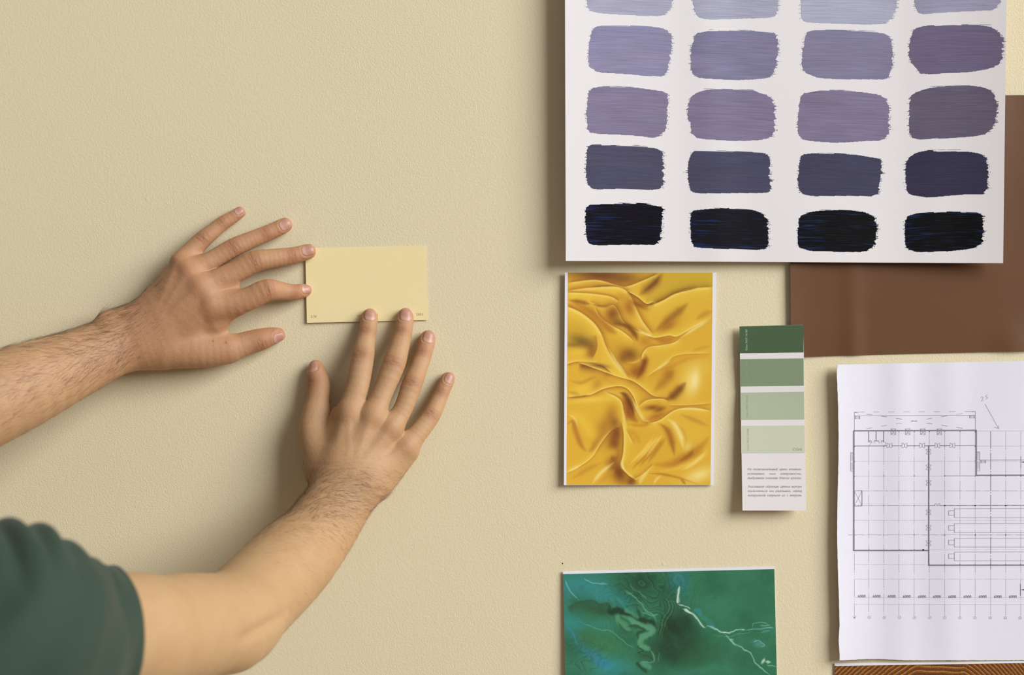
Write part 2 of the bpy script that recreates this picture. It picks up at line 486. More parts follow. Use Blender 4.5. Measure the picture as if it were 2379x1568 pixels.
# ------------------------------------------------------------------ printed pictures
class Canvas:
    """a small picture painted with soft strokes; coordinates are those of the stroke lists"""
    def __init__(s, x0, y0, x1, y1, nx, ny, base):
        s.nx, s.ny = nx, ny
        X = np.linspace(x0, x1, nx + 1); Y = np.linspace(y0, y1, ny + 1)
        s.X, s.Y = np.meshgrid(X, Y); s.a = np.zeros(s.X.shape + (3,)) + np.array(base, float)
        s.wx = 0; s.wy = 0; s.soft = 1.05; s.taper = .32
    def sub(s, x0, x1, y0, y1):
        """view of the canvas limited to a box (plus the warp's reach)"""
        g = 60 if np.ndim(s.wx) else 0
        i0, i1 = np.searchsorted(s.X[0], (x0 - g, x1 + g)); j0, j1 = np.searchsorted(s.Y[:, 0], (y0 - g, y1 + g))
        t = object.__new__(Canvas); sl = (slice(j0, j1), slice(i0, i1))
        t.X, t.Y, t.a = s.X[sl], s.Y[sl], s.a[sl]
        t.wx, t.wy = (s.wx[sl], s.wy[sl]) if np.ndim(s.wx) else (0, 0)
        return t if t.X.size else None
    def mixin(s, col, al):
        al = np.clip(al, 0, 1)[..., None]; s.a[...] = s.a * (1 - al) + np.array(col, float) * al
    def blob(s, x, y, rx, ry, ang, col, al, p=1.0):
        R_ = 2.2 * max(rx, ry); s = s.sub(x - R_, x + R_, y - R_, y + R_)
        if s is None: return
        r = math.radians(ang); dx, dy = s.X + s.wx - x, s.Y + s.wy - y
        u = (dx * math.cos(r) + dy * math.sin(r)) / rx; v = (-dx * math.sin(r) + dy * math.cos(r)) / ry
        s.mixin(col, al * np.exp(-(u * u + v * v) ** p))
    def near(s, pts, m):
        p = np.array(pts, float); return s.sub(p[:, 0].min() - m, p[:, 0].max() + m, p[:, 1].min() - m, p[:, 1].max() + m)
    def spline(s, pts, n=10):
        p = np.array(pts, float)
        if len(p) < 3: n = 12
        e = np.vstack([2 * p[0] - p[1], p, 2 * p[-1] - p[-2]]); out = []
        for i in range(1, len(e) - 2):
            for k in range(n):
                t = k / n; a, b, c, d = e[i - 1:i + 3]
                out.append(.5 * ((2 * b) + (c - a) * t + (2 * a - 5 * b + 4 * c - d) * t * t + (3 * b - a - 3 * c + d) * t ** 3))
        out.append(p[-1]); return np.array(out)
    def dist(s, pts):
        c = s.spline(pts); X, Y = s.X + s.wx, s.Y + s.wy
        best = np.full(X.shape, 1e9); sgn = np.zeros(X.shape); tt = np.zeros(X.shape)
        n = len(c) - 1
        for i in range(n):
            a, b = c[i], c[i + 1]; d = b - a; L2 = d @ d + 1e-9
            t = np.clip(((X - a[0]) * d[0] + (Y - a[1]) * d[1]) / L2, 0, 1)
            qx, qy = X - a[0] - t * d[0], Y - a[1] - t * d[1]
            dd = qx * qx + qy * qy; m = dd < best
            best = np.where(m, dd, best); tt = np.where(m, (i + t) / n, tt)
            sgn = np.where(m, np.sign(d[0] * qy - d[1] * qx), sgn)
        return np.sqrt(best), sgn, tt
    def fold(s, pts, r=None, l=None, taper=.12):
        """r / l: (width, colour, alpha) on the right / left hand side when walking along pts (y down)"""
        s = s.near(pts, 2.8 * max(k[0] for k in (r, l) if k))
        if s is None: return
        d, sg, t = s.dist(pts)
        env = np.clip(np.minimum(t, 1 - t) / taper, 0, 1) ** .7 if taper else 1.0
        for side, spec in ((1, r), (-1, l)):
            if spec:
                w, col, al = spec
                m = np.clip(.5 + side * sg * d / 3.2, 0, 1) * env
                s.mixin(col, m * al * np.exp(-(d / w) ** 1.5))
                if sum(col) > 505:      # satin sheen on the crest, tight shade just across it
                    s.mixin((252, 226, 138), m * al * .55 * np.exp(-((d - .16 * w) / (.16 * w)) ** 2))
                    s.mixin((146, 86, 24), (1 - m) * env * al * .42 * np.exp(-(d / (.26 * w)) ** 1.5))
    def stroke(s, pts, w, col, al, soft=None, taper=None):
        soft = soft or s.soft; taper = s.taper if taper is None else taper
        s = s.near(pts, 2.2 * w)
        if s is None: return
        d, sg, t = s.dist(pts)
        env = np.clip(np.minimum(t, 1 - t) / taper, 0, 1) if taper else 1.0
        ww = w * (.25 + .75 * env)
        s.mixin(col, al * env ** .5 * np.exp(-(d / ww) ** (2 * soft)))

def print_mesh(name, sheet, q, cv, mat, parent, eps=.00008):
    a, b, c, d = [np.array(k, float) for k in q]
    nx, ny = cv.nx, cv.ny
    u, v = np.meshgrid(np.linspace(0, 1, nx + 1), np.linspace(0, 1, ny + 1)); u = u.ravel()[:, None]; v = v.ravel()[:, None]
    p = (1 - v) * ((1 - u) * a + u * b) + v * ((1 - u) * d + u * c)
    hs = np.array([sheet.h(*sheet.px2uv(x, y)) for x, y in p[::7]]) if False else None
    # uv on the sheet is (nearly) affine in the print: sample h on a coarse lattice and interpolate
    m = 12; lat = np.zeros((m + 1, m + 1))
    for j in range(m + 1):
        for i in range(m + 1):
            uu, vv = i / m, j / m
            w = (1 - vv) * ((1 - uu) * a + uu * b) + vv * ((1 - uu) * d + uu * c)
            lat[j, i] = sheet.h(*sheet.px2uv(*w))
    fu = np.clip(u[:, 0] * m, 0, m - 1e-6); fv = np.clip(v[:, 0] * m, 0, m - 1e-6); iu = fu.astype(int); iv = fv.astype(int); fu -= iu; fv -= iv
    h = (lat[iv, iu] * (1 - fu) + lat[iv, iu + 1] * fu) * (1 - fv) + (lat[iv + 1, iu] * (1 - fu) + lat[iv + 1, iu + 1] * fu) * fv + eps
    k = K * (D - h) / D
    V = np.stack([(p[:, 0] - W / 2) * k, -h, Z0 - (p[:, 1] - H / 2) * k], 1)
    j, i = np.meshgrid(np.arange(ny), np.arange(nx), indexing='ij'); g = (j * (nx + 1) + i).ravel()
    Q = np.stack([g, g + nx + 1, g + nx + 2, g + 1], 1)
    return np_mesh(name, V, Q, mat, parent, True, lin_np(cv.a.reshape(-1, 3)))
PRINT = attr_mat('glossy_print', .42, .35)
CARD_EDGE = plain('white_card', (240, 238, 245), .5, k=.93)

# ---- yellow satin picture
def h_satin(u, v): return 0.0022 + .0035 * sq(pos(1 - u / .6)) + .0008 * sq(v)
satin = Sheet([(1312.5, 633), (1664, 633.5), (1658, 1127), (1310, 1127)], h_satin)
satin_o = smooth_front(satin.build('fabric_print', 16, 22, CARD_EDGE, .0005))
tag(satin_o, 'photo print of rumpled yellow satin fabric with white side margins', 'print')
def satin_canvas():
    cv = Canvas(88, 40, 1103, 1527, 337, 494, (226, 176, 52))
    B, DK, VD, L, HL, OL = (176, 112, 34), (134, 78, 24), (96, 52, 22), (240, 202, 72), (250, 226, 140), (182, 150, 44)
    b, f, s = cv.blob, cv.fold, cv.stroke
    b(950, 100, 260, 110, 0, (205, 172, 48), .8); b(300, 1000, 260, 130, 0, (226, 180, 50), .6); b(850, 330, 260, 120, -35, (224, 184, 56), .7)
    b(180, 450, 110, 120, 20, (200, 158, 46), .7); b(700, 660, 160, 90, -30, (226, 182, 58), .6); b(950, 1150, 160, 100, 20, (232, 190, 62), .6)
    b(330, 60, 230, 48, 4, (120, 72, 34), .95); b(470, 85, 80, 35, 0, (140, 90, 36), .7)
    f([(80, 112), (280, 90), (420, 122), (500, 136), (620, 92), (720, 48)], r=(38, L, .8), l=(26, DK, .35), taper=.05)
    s([(755, 42), (705, 105), (640, 160), (585, 198)], 34, (150, 104, 36), .85); s([(735, 60), (690, 118), (620, 175)], 14, VD, .5)
    f([(1110, 138), (950, 152), (840, 185), (740, 240), (690, 262), (640, 270)], r=(46, OL, .85), l=(60, L, .8), taper=.05)
    f([(1000, 150), (850, 185), (760, 232), (700, 258)], r=(18, DK, .7))
    s([(235, 143), (330, 136), (430, 133)], 7, VD, .8)
    f([(80, 166), (240, 145), (390, 136), (470, 150), (525, 195), (565, 280), (620, 385), (690, 475)], r=(58, L, .75), l=(24, B, .5), taper=.04)
    b(520, 285, 38, 62, -20, (170, 104, 32), .8); b(460, 210, 40, 30, 0, (196, 132, 40), .5)
    f([(505, 168), (580, 212), (640, 258), (692, 244)], r=(22, DK, .75), l=(20, L, .8))
    b(585, 265, 60, 18, 25, (142, 80, 26), .8)
    f([(84, 178), (230, 184), (380, 204), (445, 238)], r=(44, L, .7), l=(14, B, .6), taper=.05)
    s([(90, 232), (180, 246), (250, 262)], 16, (146, 92, 34), .8)
    f([(240, 240), (320, 274), (405, 266), (440, 300), (480, 380), (560, 440), (690, 478)], r=(26, L, .7), l=(28, B, .5))
    s([(250, 258), (330, 278), (400, 268)], 8, DK, .6)
    b(405, 330, 52, 60, 15, (138, 84, 28), .9); b(440, 385, 46, 26, 0, (120, 72, 26), .6)
    s([(400, 395), (500, 412), (560, 470), (582, 520)], 22, (126, 72, 24), .9)
    f([(280, 280), (320, 350), (400, 410), (480, 455), (565, 525)], r=(34, L, .9), l=(20, B, .35))
    s([(120, 245), (260, 320), (380, 432), (440, 470)], 30, (176, 110, 34), .75)
    b(200, 525, 95, 42, 18, (112, 84, 30), .85); b(120, 545, 70, 18, 0, (134, 96, 34), .6); b(255, 580, 36, 62, 5, (126, 70, 26), .85)
    f([(84, 274), (180, 318), (270, 388), (322, 460), (362, 560), (425, 665), (525, 784)], r=(66, L, .85), l=(22, B, .7), taper=.03)
    f([(290, 470), (300, 540), (292, 590), (265, 642)], r=(30, DK, .4), l=(40, (232, 180, 56), .8))
    s([(372, 560), (430, 660), (522, 778)], 9, HL, .85)
    b(160, 600, 80, 26, -8, (240, 196, 62), .7); f([(84, 682), (160, 664), (300, 672)], r=(14, B, .7), l=(26, L, .7), taper=.04)
    cv.fold([(170, 678), (250, 690), (330, 690), (410, 748)], l=(22, L, .3), r=(30, (92, 50, 22), .9)); b(300, 692, 70, 16, 8, (96, 54, 24), .95)
    b(420, 560, 60, 60, 30, (214, 164, 48), .7)
    b(520, 615, 70, 52, 10, (132, 82, 28), .9); b(570, 740, 52, 62, 20, (150, 80, 22), .8); b(480, 640, 30, 34, 0, (146, 92, 32), .7)
    s([(500, 672), (560, 668), (608, 640), (622, 596)], 9, (236, 186, 70), .8); s([(628, 600), (634, 650), (612, 720), (575, 790)], 24, (128, 66, 20), .85)
    f([(606, 650), (618, 600), (660, 560), (740, 548), (830, 530), (885, 495)], r=(34, L, .9), l=(16, B, .3))
    s([(690, 500), (770, 515), (850, 495)], 24, (190, 122, 36), .85); b(630, 520, 60, 40, 20, (196, 130, 40), .7)
    s([(700, 455), (790, 375), (870, 310), (935, 252)], 30, (160, 106, 34), .85); b(790, 420, 80, 30, -30, (166, 98, 28), .7)
    f([(620, 470), (700, 496), (800, 480), (860, 486), (980, 420), (1110, 352)], r=(20, B, .25), l=(30, L, .85))
    s([(880, 500), (990, 424), (1100, 362)], 12, HL, .75); s([(570, 430), (640, 470), (690, 478)], 10, HL, .75)
    s([(985, 372), (1050, 330), (1105, 308)], 20, (190, 140, 44), .7)
    s([(940, 605), (1010, 575), (1100, 552)], 14, (200, 148, 44), .6)
    f([(640, 778), (720, 718), (800, 655), (850, 622), (940, 608), (1110, 606)], r=(40, (214, 154, 42), .7), l=(18, L, .7))
    s([(690, 738), (760, 690), (820, 645)], 8, HL, .8); s([(730, 730), (830, 690), (950, 640), (1090, 625)], 16, (206, 146, 42), .6)
    b(960, 800, 70, 125, 12, (244, 214, 110), .85); b(985, 790, 32, 75, 10, (252, 234, 164), .8); b(1060, 700, 60, 60, 0, (232, 190, 66), .6)
    s([(690, 880), (780, 790), (840, 720)], 34, (180, 120, 34), .7); b(800, 745, 40, 46, 40, (168, 112, 34), .6)
    s([(770, 935), (830, 905), (880, 855), (925, 805)], 30, (126, 74, 24), .9)
    f([(160, 670), (300, 718), (440, 768), (550, 800), (630, 855), (700, 905), (800, 915)], r=(30, B, .55), l=(28, L, .8))
    s([(320, 770), (440, 830), (540, 836)], 20, (200, 140, 42), .5)
    b(200, 850, 90, 42, -20, (242, 198, 66), .75); s([(90, 790), (180, 812), (260, 780), (300, 770)], 14, (196, 142, 44), .7)
    b(300, 830, 36, 50, 15, (190, 130, 40), .7); s([(90, 875), (150, 890), (180, 905)], 14, B, .6)
    s([(330, 868), (400, 880), (470, 908)], 12, (250, 218, 110), .5)
    s([(470, 880), (512, 945), (530, 1030), (590, 1092)], 38, (150, 82, 24), .9); s([(455, 878), (500, 900), (540, 980), (560, 1050)], 16, VD, .75)
    f([(84, 918), (240, 900), (340, 856), (440, 836), (505, 850), (552, 905), (582, 985), (622, 1062), (664, 1094)], r=(16, B, .6), l=(30, L, .75), taper=.03)
    s([(540, 905), (575, 985), (618, 1065), (650, 1090)], 8, HL, .8); s([(84, 916), (190, 908), (250, 898)], 7, VD, .6)
    b(250, 930, 170, 22, -4, (244, 204, 76), .75)
    b(400, 1040, 46, 80, 15, (184, 122, 38), .8); b(425, 1090, 30, 30, 0, (130, 76, 26), .6)
    f([(350, 872), (440, 912), (478, 960), (492, 1060), (512, 1150), (565, 1245)], r=(40, L, .8), l=(14, B, .4))
    s([(486, 1000), (494, 1070), (520, 1160)], 9, (252, 220, 120), .7)
    f([(590, 975), (650, 932), (740, 922), (800, 935)], r=(26, L, .7), l=(24, B, .45)); b(690, 985, 60, 20, -4, (150, 84, 26), .9); b(740, 1000, 40, 16, -20, (120, 66, 22), .7)
    b(720, 1045, 75, 24, -20, (176, 106, 32), .75)
    f([(650, 1098), (740, 1072), (830, 1010), (900, 988), (1010, 990), (1110, 1008)], r=(34, L, .85), l=(18, B, .35)); s([(860, 1000), (960, 990), (1100, 1010)], 9, HL, .7)
    f([(800, 970), (950, 968), (1110, 955)], r=(14, B, .4), l=(20, L, .5))
    s([(880, 1030), (980, 1070), (1095, 1120)], 16, (190, 140, 46), .6)
    s([(85, 1000), (180, 1062), (250, 1150), (290, 1215)], 40, (238, 194, 60), .7)
    s([(90, 1100), (130, 1085), (150, 1150), (190, 1250), (232, 1296)], 20, (182, 118, 38), .8)
    s([(90, 1030), (140, 1060), (170, 1130)], 8, HL, .5)
    s([(240, 1300), (300, 1250), (370, 1165), (460, 1105)], 34, (160, 100, 32), .85); b(350, 1120, 50, 60, 30, (170, 112, 36), .6)
    f([(84, 1446), (190, 1392), (270, 1330), (330, 1235), (400, 1150), (470, 1112)], r=(40, (222, 168, 48), .6), l=(26, L, .85), taper=.05); s([(90, 1440), (190, 1388)], 9, HL, .7)
    b(420, 1260, 48, 150, 4, (130, 70, 24), .9); b(460, 1440, 50, 80, -20, (120, 62, 22), .9); b(545, 1500, 36, 36, 0, (118, 62, 22), .8); b(440, 1160, 32, 50, 0, (112, 58, 20), .6)
    f([(470, 1080), (488, 1170), (486, 1290), (474, 1390), (515, 1452), (585, 1500)], r=(12, DK, .4), l=(44, L, .85)); s([(482, 1330), (476, 1390), (505, 1440)], 9, HL, .8)
    s([(300, 1360), (400, 1300), (440, 1330)], 40, (226, 178, 52), .8); s([(262, 1527), (330, 1442), (425, 1366)], 14, HL, .75); s([(120, 1490), (230, 1420), (340, 1370)], 18, (196, 140, 44), .6)
    s([(300, 1527), (380, 1460), (430, 1420)], 20, (204, 150, 46), .6)
    for x in (0, 1, 2):
        s([(545 + 55 * x, 1420 - 20 * x), (650 + 40 * x, 1310 - 20 * x), (730 + 30 * x, 1210 - 10 * x)], 15, (188, 124, 38), .7)
        s([(525 + 55 * x, 1390 - 20 * x), (630 + 40 * x, 1285 - 20 * x), (700 + 30 * x, 1190 - 10 * x)], 12, (250, 214, 96), .7)
    s([(510, 1100), (600, 1110), (690, 1100)], 12, (200, 130, 40), .6); s([(505, 1140), (560, 1170), (610, 1240)], 24, (206, 150, 44), .6)
    f([(725, 1085), (790, 1130), (825, 1210), (852, 1325)], r=(14, B, .4), l=(8, L, .2)); s([(745, 1095), (800, 1150), (828, 1230), (850, 1322)], 24, (168, 104, 34), .85)
    s([(790, 1062), (852, 1110), (890, 1190), (910, 1280)], 20, HL, .85); s([(850, 1080), (905, 1150), (935, 1230)], 12, (206, 156, 50), .5); b(940, 1270, 24, 40, 20, (246, 220, 130), .7)
    s([(690, 1385), (830, 1380), (930, 1330), (1010, 1280), (1095, 1185)], 36, (190, 126, 36), .85); s([(870, 1370), (950, 1320), (980, 1280)], 16, DK, .5)
    s([(720, 1440), (900, 1400), (1030, 1340), (1100, 1290)], 18, (244, 204, 84), .6); b(1020, 1460, 110, 48, -20, (250, 226, 140), .85); s([(890, 1430), (990, 1370), (1090, 1270)], 12, HL, .6)
    s([(650, 1445), (760, 1452), (880, 1478), (1020, 1525)], 9, (186, 124, 40), .8); s([(760, 1455), (720, 1490), (700, 1527)], 10, HL, .6); b(860, 1500, 90, 22, 5, (228, 186, 60), .7); s([(890, 1480), (930, 1527)], 10, B, .7)
    f([(560, 1490), (640, 1440), (700, 1380)], r=(24, L, .5), l=(18, B, .4)); s([(600, 1527), (620, 1480), (680, 1400)], 14, HL, .6)
    rng = np.random.default_rng(5)
    cv.a += rng.normal(0, 2.0, cv.a.shape[:2])[..., None]
    return cv
sx = lambda x, y: (1290 + x / 3.015, 620 + y / 3.015)
print_mesh('printed_picture', satin, [sx(88, 40), sx(1103, 41), sx(1088, 1527), sx(79, 1527)], satin_canvas(), PRINT, satin_o)

# ---- green marbled picture
def h_marb(u, v): return 0.0015 + .004 * sq(pos(1 - u / .5)) * (.3 + v)
marb = Sheet([(1308, 1327), (1799, 1315.5), (1808, 1700), (1317, 1708)], h_marb)
marb_o = smooth_front(marb.build('marbled_print', 18, 16, CARD_EDGE, .0005))
tag(marb_o, 'green and teal marbled paint print with a thin white top margin', 'print')
def fbm(X, Y, rng, sc_, octv=4):
    out = np.zeros(X.shape); amp = 1
    for o_ in range(octv):
        for _ in range(4):
            a = rng.uniform(0, 6.28); k = sc_ * 2 ** o_ * rng.uniform(.7, 1.3)
            out += amp * np.sin(k * (X * math.cos(a) + Y * math.sin(a)) + rng.uniform(0, 6.28)) / 4
        amp *= .55
    return out
def marble_canvas():
    cv = Canvas(80, 120, 2260, 1790, 440, 337, (52, 118, 84))
    rng = np.random.default_rng(9)
    cv.soft = 1.5; cv.taper = .15
    b, s, f = cv.blob, cv.stroke, cv.fold
    cv.mixin((70, 140, 104), .35 * np.clip(fbm(cv.X, cv.Y, rng, .006), 0, 1)); cv.mixin((36, 92, 64), .4 * np.clip(fbm(cv.X, cv.Y, rng, .004), 0, 1))
    cv.wx = 26 * fbm(cv.X, cv.Y, rng, .012); cv.wy = 26 * fbm(cv.X, cv.Y, rng, .013)
    TEAL, BLUE, DG, VDG, LG, WH = (56, 138, 136), (50, 128, 160), (38, 82, 54), (34, 58, 36), (86, 158, 122), (206, 226, 214)
    b(300, 260, 330, 170, 10, TEAL, .9); b(500, 330, 200, 100, 20, TEAL, .7); b(150, 620, 190, 80, 15, (52, 140, 140), .8); b(120, 350, 90, 200, 0, TEAL, .6)
    b(560, 1090, 220, 120, 10, (58, 146, 152), .9); s([(90, 620), (250, 880), (400, 1010), (560, 1090)], 60, BLUE, .6); b(450, 660, 180, 60, 15, (60, 136, 120), .6)
    b(330, 780, 150, 90, 10, (64, 118, 74), .7); b(520, 880, 170, 70, -10, (70, 124, 78), .6); b(700, 420, 100, 90, 0, (58, 142, 138), .7)
    b(140, 850, 100, 140, 0, (42, 100, 76), .7); b(140, 1050, 120, 110, 0, (50, 112, 88), .6)
    b(900, 200, 260, 130, 15, DG, .95); b(1130, 330, 130, 180, 10, (42, 88, 60), .85); b(860, 330, 120, 110, 30, (38, 80, 52), .7); b(1000, 400, 120, 130, 0, (52, 112, 80), .5)
    b(1260, 210, 80, 110, 0, (56, 136, 148), .75); b(1330, 250, 60, 130, 0, (52, 130, 140), .5)
    b(1230, 760, 190, 250, 5, VDG, .97, 1.6); b(1130, 950, 220, 150, 0, (36, 62, 40), .85); b(1380, 880, 150, 190, -20, (40, 78, 52), .8); b(1290, 620, 110, 130, 0, VDG, .8)
    b(1480, 620, 130, 60, 30, (56, 122, 82), .6); b(1500, 1000, 200, 120, 0, (50, 100, 66), .6); b(1800, 1000, 240, 90, 20, (48, 98, 68), .6)
    b(1850, 250, 330, 200, 0, (48, 112, 78), .5); b(1650, 480, 220, 130, 0, (62, 134, 104), .55); b(2150, 450, 160, 200, 0, (44, 108, 74), .5); b(1400, 1150, 300, 60, 0, (66, 138, 112), .6)
    f1 = fbm(cv.X * 1.0 + 90 * fbm(cv.X, cv.Y, rng, .006, 3), cv.Y + 90 * fbm(cv.X, cv.Y, rng, .006, 3), rng, .0042, 5)
    mk = np.exp(-((cv.X - 950) / 420) ** 2 - ((cv.Y - 400) / 420) ** 2) + .7 * np.exp(-((cv.X - 250) / 260) ** 2 - ((cv.Y - 1000) / 180) ** 2) + .35 * np.exp(-((cv.X - 2000) / 300) ** 2 - ((cv.Y - 850) / 160) ** 2)
    fr = f1 * 5.5 - np.floor(f1 * 5.5)
    cv.mixin((28, 56, 38), .38 * mk * np.exp(-((fr - .35) / .16) ** 2)); cv.mixin((92, 160, 126), .28 * mk * np.exp(-((fr - .62) / .07) ** 2))
    cv.mixin((34, 84, 58), .28 * np.clip(fbm(cv.X + cv.wx, cv.Y + cv.wy, rng, .012, 4), 0, 1)); cv.mixin((74, 142, 112), .22 * np.clip(fbm(cv.X + cv.wx, cv.Y + cv.wy, rng, .010, 4), 0, 1))
    b(330, 460, 170, 60, 8, (52, 92, 60), .8); b(480, 500, 110, 60, 15, (46, 84, 56), .85)
    f([(105, 480), (200, 450), (300, 392), (400, 400), (455, 428), (535, 432), (555, 490), (640, 505)], l=(9, DG, .9), r=(50, (48, 88, 58), .8), taper=.05)
    s([(540, 440), (560, 520), (640, 520), (690, 560), (800, 590), (900, 610), (990, 650), (1030, 700)], 30, (30, 62, 42), .95, 2.5)
    s([(640, 560), (630, 600), (660, 650), (720, 690), (770, 740)], 28, (86, 146, 106), .85, 2.2)
    s([(650, 570), (740, 610), (850, 650), (940, 660), (985, 690), (960, 740), (880, 790), (870, 850), (930, 900), (950, 930)], 34, (92, 156, 116), .9, 2.2)
    s([(720, 690), (800, 670), (900, 680), (910, 710), (840, 740), (850, 800)], 16, (44, 84, 58), .9, 2); s([(640, 640), (700, 720), (800, 745)], 8, (52, 92, 64), .7)
    s([(690, 500), (780, 560), (860, 580)], 26, (84, 150, 122), .7); s([(700, 280), (780, 340), (860, 430), (920, 520), (1000, 560), (1030, 640)], 9, (92, 158, 128), .8)
    s([(760, 230), (800, 290), (880, 340), (920, 430)], 6, (84, 142, 112), .7); s([(870, 520), (980, 570), (1060, 550)], 7, (100, 168, 140), .7); s([(820, 470), (860, 560), (840, 500)], 14, (38, 76, 52), .7)
    for k in range(5):
        s([(1120 + 20 * k, 380 + 12 * k), (1150 + 17 * k, 480), (1090 + 20 * k, 600), (1060 + 18 * k, 690), (1020 + 12 * k, 790)], 3.5, (84, 126, 84) if k % 2 else (30, 52, 34), .7)
    s([(870, 840), (840, 880), (880, 920), (830, 960), (940, 1000), (975, 1050), (840, 1060)], 6, (40, 72, 50), .9); s([(950, 920), (975, 980), (985, 1050), (900, 1075), (840, 1075)], 10, (96, 158, 122), .8)
    s([(840, 1075), (920, 1110), (960, 1150)], 26, (88, 150, 116), .8); s([(800, 1050), (850, 1110), (930, 1180)], 16, (38, 72, 48), .8); b(880, 1000, 70, 40, 0, (50, 88, 58), .6)
    s([(1045, 960), (1035, 1060)], 6, (90, 140, 100), .6)
    s([(100, 180), (140, 290), (250, 400)], 6, (140, 200, 200), .6); s([(270, 155), (320, 190), (430, 220), (560, 250)], 8, (130, 196, 192), .6); s([(200, 600), (400, 680), (560, 740), (700, 830), (800, 910)], 5, (104, 172, 150), .6)
    s([(100, 640), (180, 740), (230, 860)], 10, (60, 140, 160), .5)
    s([(1280, 285), (1270, 350), (1275, 400), (1255, 445)], 16, (190, 214, 196), .85, 1.2); s([(1278, 285), (1268, 380), (1258, 445)], 8, WH, .9)
    s([(1255, 450), (1330, 470), (1380, 500)], 7, (176, 210, 196), .8); s([(1300, 500), (1345, 520), (1400, 565), (1450, 620), (1500, 690), (1545, 705)], 12, (180, 212, 204), .9, 1.4); s([(1320, 505), (1390, 555)], 12, WH, .9)
    s([(1540, 690), (1600, 700), (1660, 735), (1720, 745), (1800, 752), (1860, 735), (1950, 735)], 8, (170, 208, 196), .9); s([(1700, 740), (1800, 755)], 7, WH, .8); b(1930, 735, 22, 8, 0, WH, .8)
    s([(1950, 735), (2060, 730), (2160, 722), (2255, 722)], 5, (130, 188, 190), .8); s([(1500, 600), (1560, 640), (1640, 720)], 22, (60, 150, 160), .35); s([(1400, 510), (1470, 550), (1490, 600)], 26, (60, 150, 168), .5)
    s([(2030, 720), (2050, 670), (2130, 660), (2210, 700)], 4, (120, 180, 170), .7); s([(2100, 690), (2210, 700)], 4, (170, 210, 200), .7); s([(2080, 765), (2160, 750), (2200, 745)], 8, (84, 160, 176), .6)
    s([(1600, 770), (1760, 790), (1880, 790), (1980, 770), (2000, 740)], 4, (110, 170, 140), .6); s([(1700, 745), (1770, 800), (1790, 830), (1900, 920), (1990, 980), (2040, 1070), (2120, 1150), (2200, 1230)], 7, (140, 190, 176), .8)
    s([(1830, 830), (1780, 828), (1850, 895)], 6, (170, 210, 190), .7); b(2075, 890, 50, 36, 10, (92, 158, 150), .6); s([(2030, 880), (2080, 860), (2120, 900), (2080, 925)], 4, (150, 196, 190), .7)
    b(2105, 1045, 14, 34, 30, (178, 214, 182), .95, 2); b(2155, 1060, 34, 12, 10, (170, 208, 176), .95, 2); s([(2130, 1085), (2200, 1110), (2260, 1125)], 5, (150, 196, 176), .7)
    cv.a += rng.normal(0, 2.2, cv.a.shape[:2])[..., None]
    return cv
print_mesh('printed_picture', marb, [(1308.3, 1333.6), (1799, 1322), (1808, 1700), (1317.3, 1708)], marble_canvas(), PRINT, marb_o)

# ---- wood grain picture, mostly below the frame
def h_wood(u, v): return 0.0012 + .0008 * sq(pos(1 - u / .4))
wood = Sheet([(1939, 1541), (2640, 1533), (2643, 1900), (1941, 1908)], h_wood)
wood_o = smooth_front(wood.build('wood_grain_print', 16, 10, CARD_EDGE, .0005))
tag(wood_o, 'print of dark brown tree rings under the floor plan at lower right', 'print')
def wood_canvas():
    cv = Canvas(1939, 1547, 2640, 1908, 470, 300, (160, 98, 34))
    rng = np.random.default_rng(21)
    X = cv.X - 2185; Y = cv.Y - 1547
    w = 7 * fbm(X, Y, rng, .022, 3) + 2.2 * fbm(X, Y, rng, .11, 2)
    ridge = np.where(np.abs(X) < 55, 0, (np.abs(X) - 55)) ** 1.18 * np.where(X < 0, .33, .40)
    r = Y - ridge - .04 * X + w * .6 + 10000 % 97
    ph = r / 11.5; fr = ph - np.floor(ph)
    cv.mixin((84, 46, 18), .95 * np.clip((fr - .12) / .5, 0, 1))
    cv.mixin((214, 148, 56), .9 * np.exp(-((fr - .08) / .085) ** 2))
    cv.mixin((70, 40, 20), .5 * np.clip(rng.normal(0, 1, X.shape) - .2, 0, 1)); cv.mixin((206, 136, 52), .25 * np.clip(rng.normal(0, 1, X.shape), 0, 1))
    return cv
print_mesh('printed_picture', wood, [(1939, 1547), (2640, 1536), (2643, 1900), (1941, 1908)], wood_canvas(), PRINT, wood_o)

# ---- floor plan sheet
def h_plan(u, v):
    return (.0025 + .0048 * sq(pos(1 - u / .16)) + .0022 * sq(pos(1 - u / .45)) + .0008 * math.sin(8 * v + 1) * pos(1 - u / .3)
            + .0012 * math.exp(-sq((u - .22) / .05)) * (1 - .4 * v) + .0010 * math.exp(-sq((u - .40) / .06)) + .0014 * pos(v - .85) * math.exp(-sq((u - .1) / .2)) * 6
            + .0006 * math.sin(11 * u + 4 * v))
def bow_plan(u, v):
    return (pos(1 - u / .2) * (2.2 * math.sin(v * 9.2 - .6) - 2.5 * math.exp(-sq((v - .93) / .03)) + 3.5 * math.exp(-sq(v / .012))), pos(1 - v / .1) * 0 + pos((v - .9) / .1) * (-3.0 * math.exp(-sq((u - .12) / .08))))
plan = Sheet([(1945, 847), (2600, 834), (2600, 1533), (1949, 1534)], h_plan, bow_plan)
plan_white = NT('office_paper')
plan_white.to(plan_white.bump(plan_white.noise(plan_white.obj(), 22, 3, .55).outputs[0], .10, .004), 'Normal')
plan_white.set(Base_Color=rgba((234, 231, 240), .93), Roughness=.62)
plan_o = smooth_front(plan.build('floor_plan_sheet', 130, 60, plan_white.m, .0003, rag=.35))
tag(plan_o, 'white paper with a printed building floor plan and pencilled arrow', 'paper')
A = lambda x, y: (1930 + x / 5.227, 830 + y / 5.227)
Bz = lambda x, y: (1930 + x / 5.227, 1110 + y / 5.227)
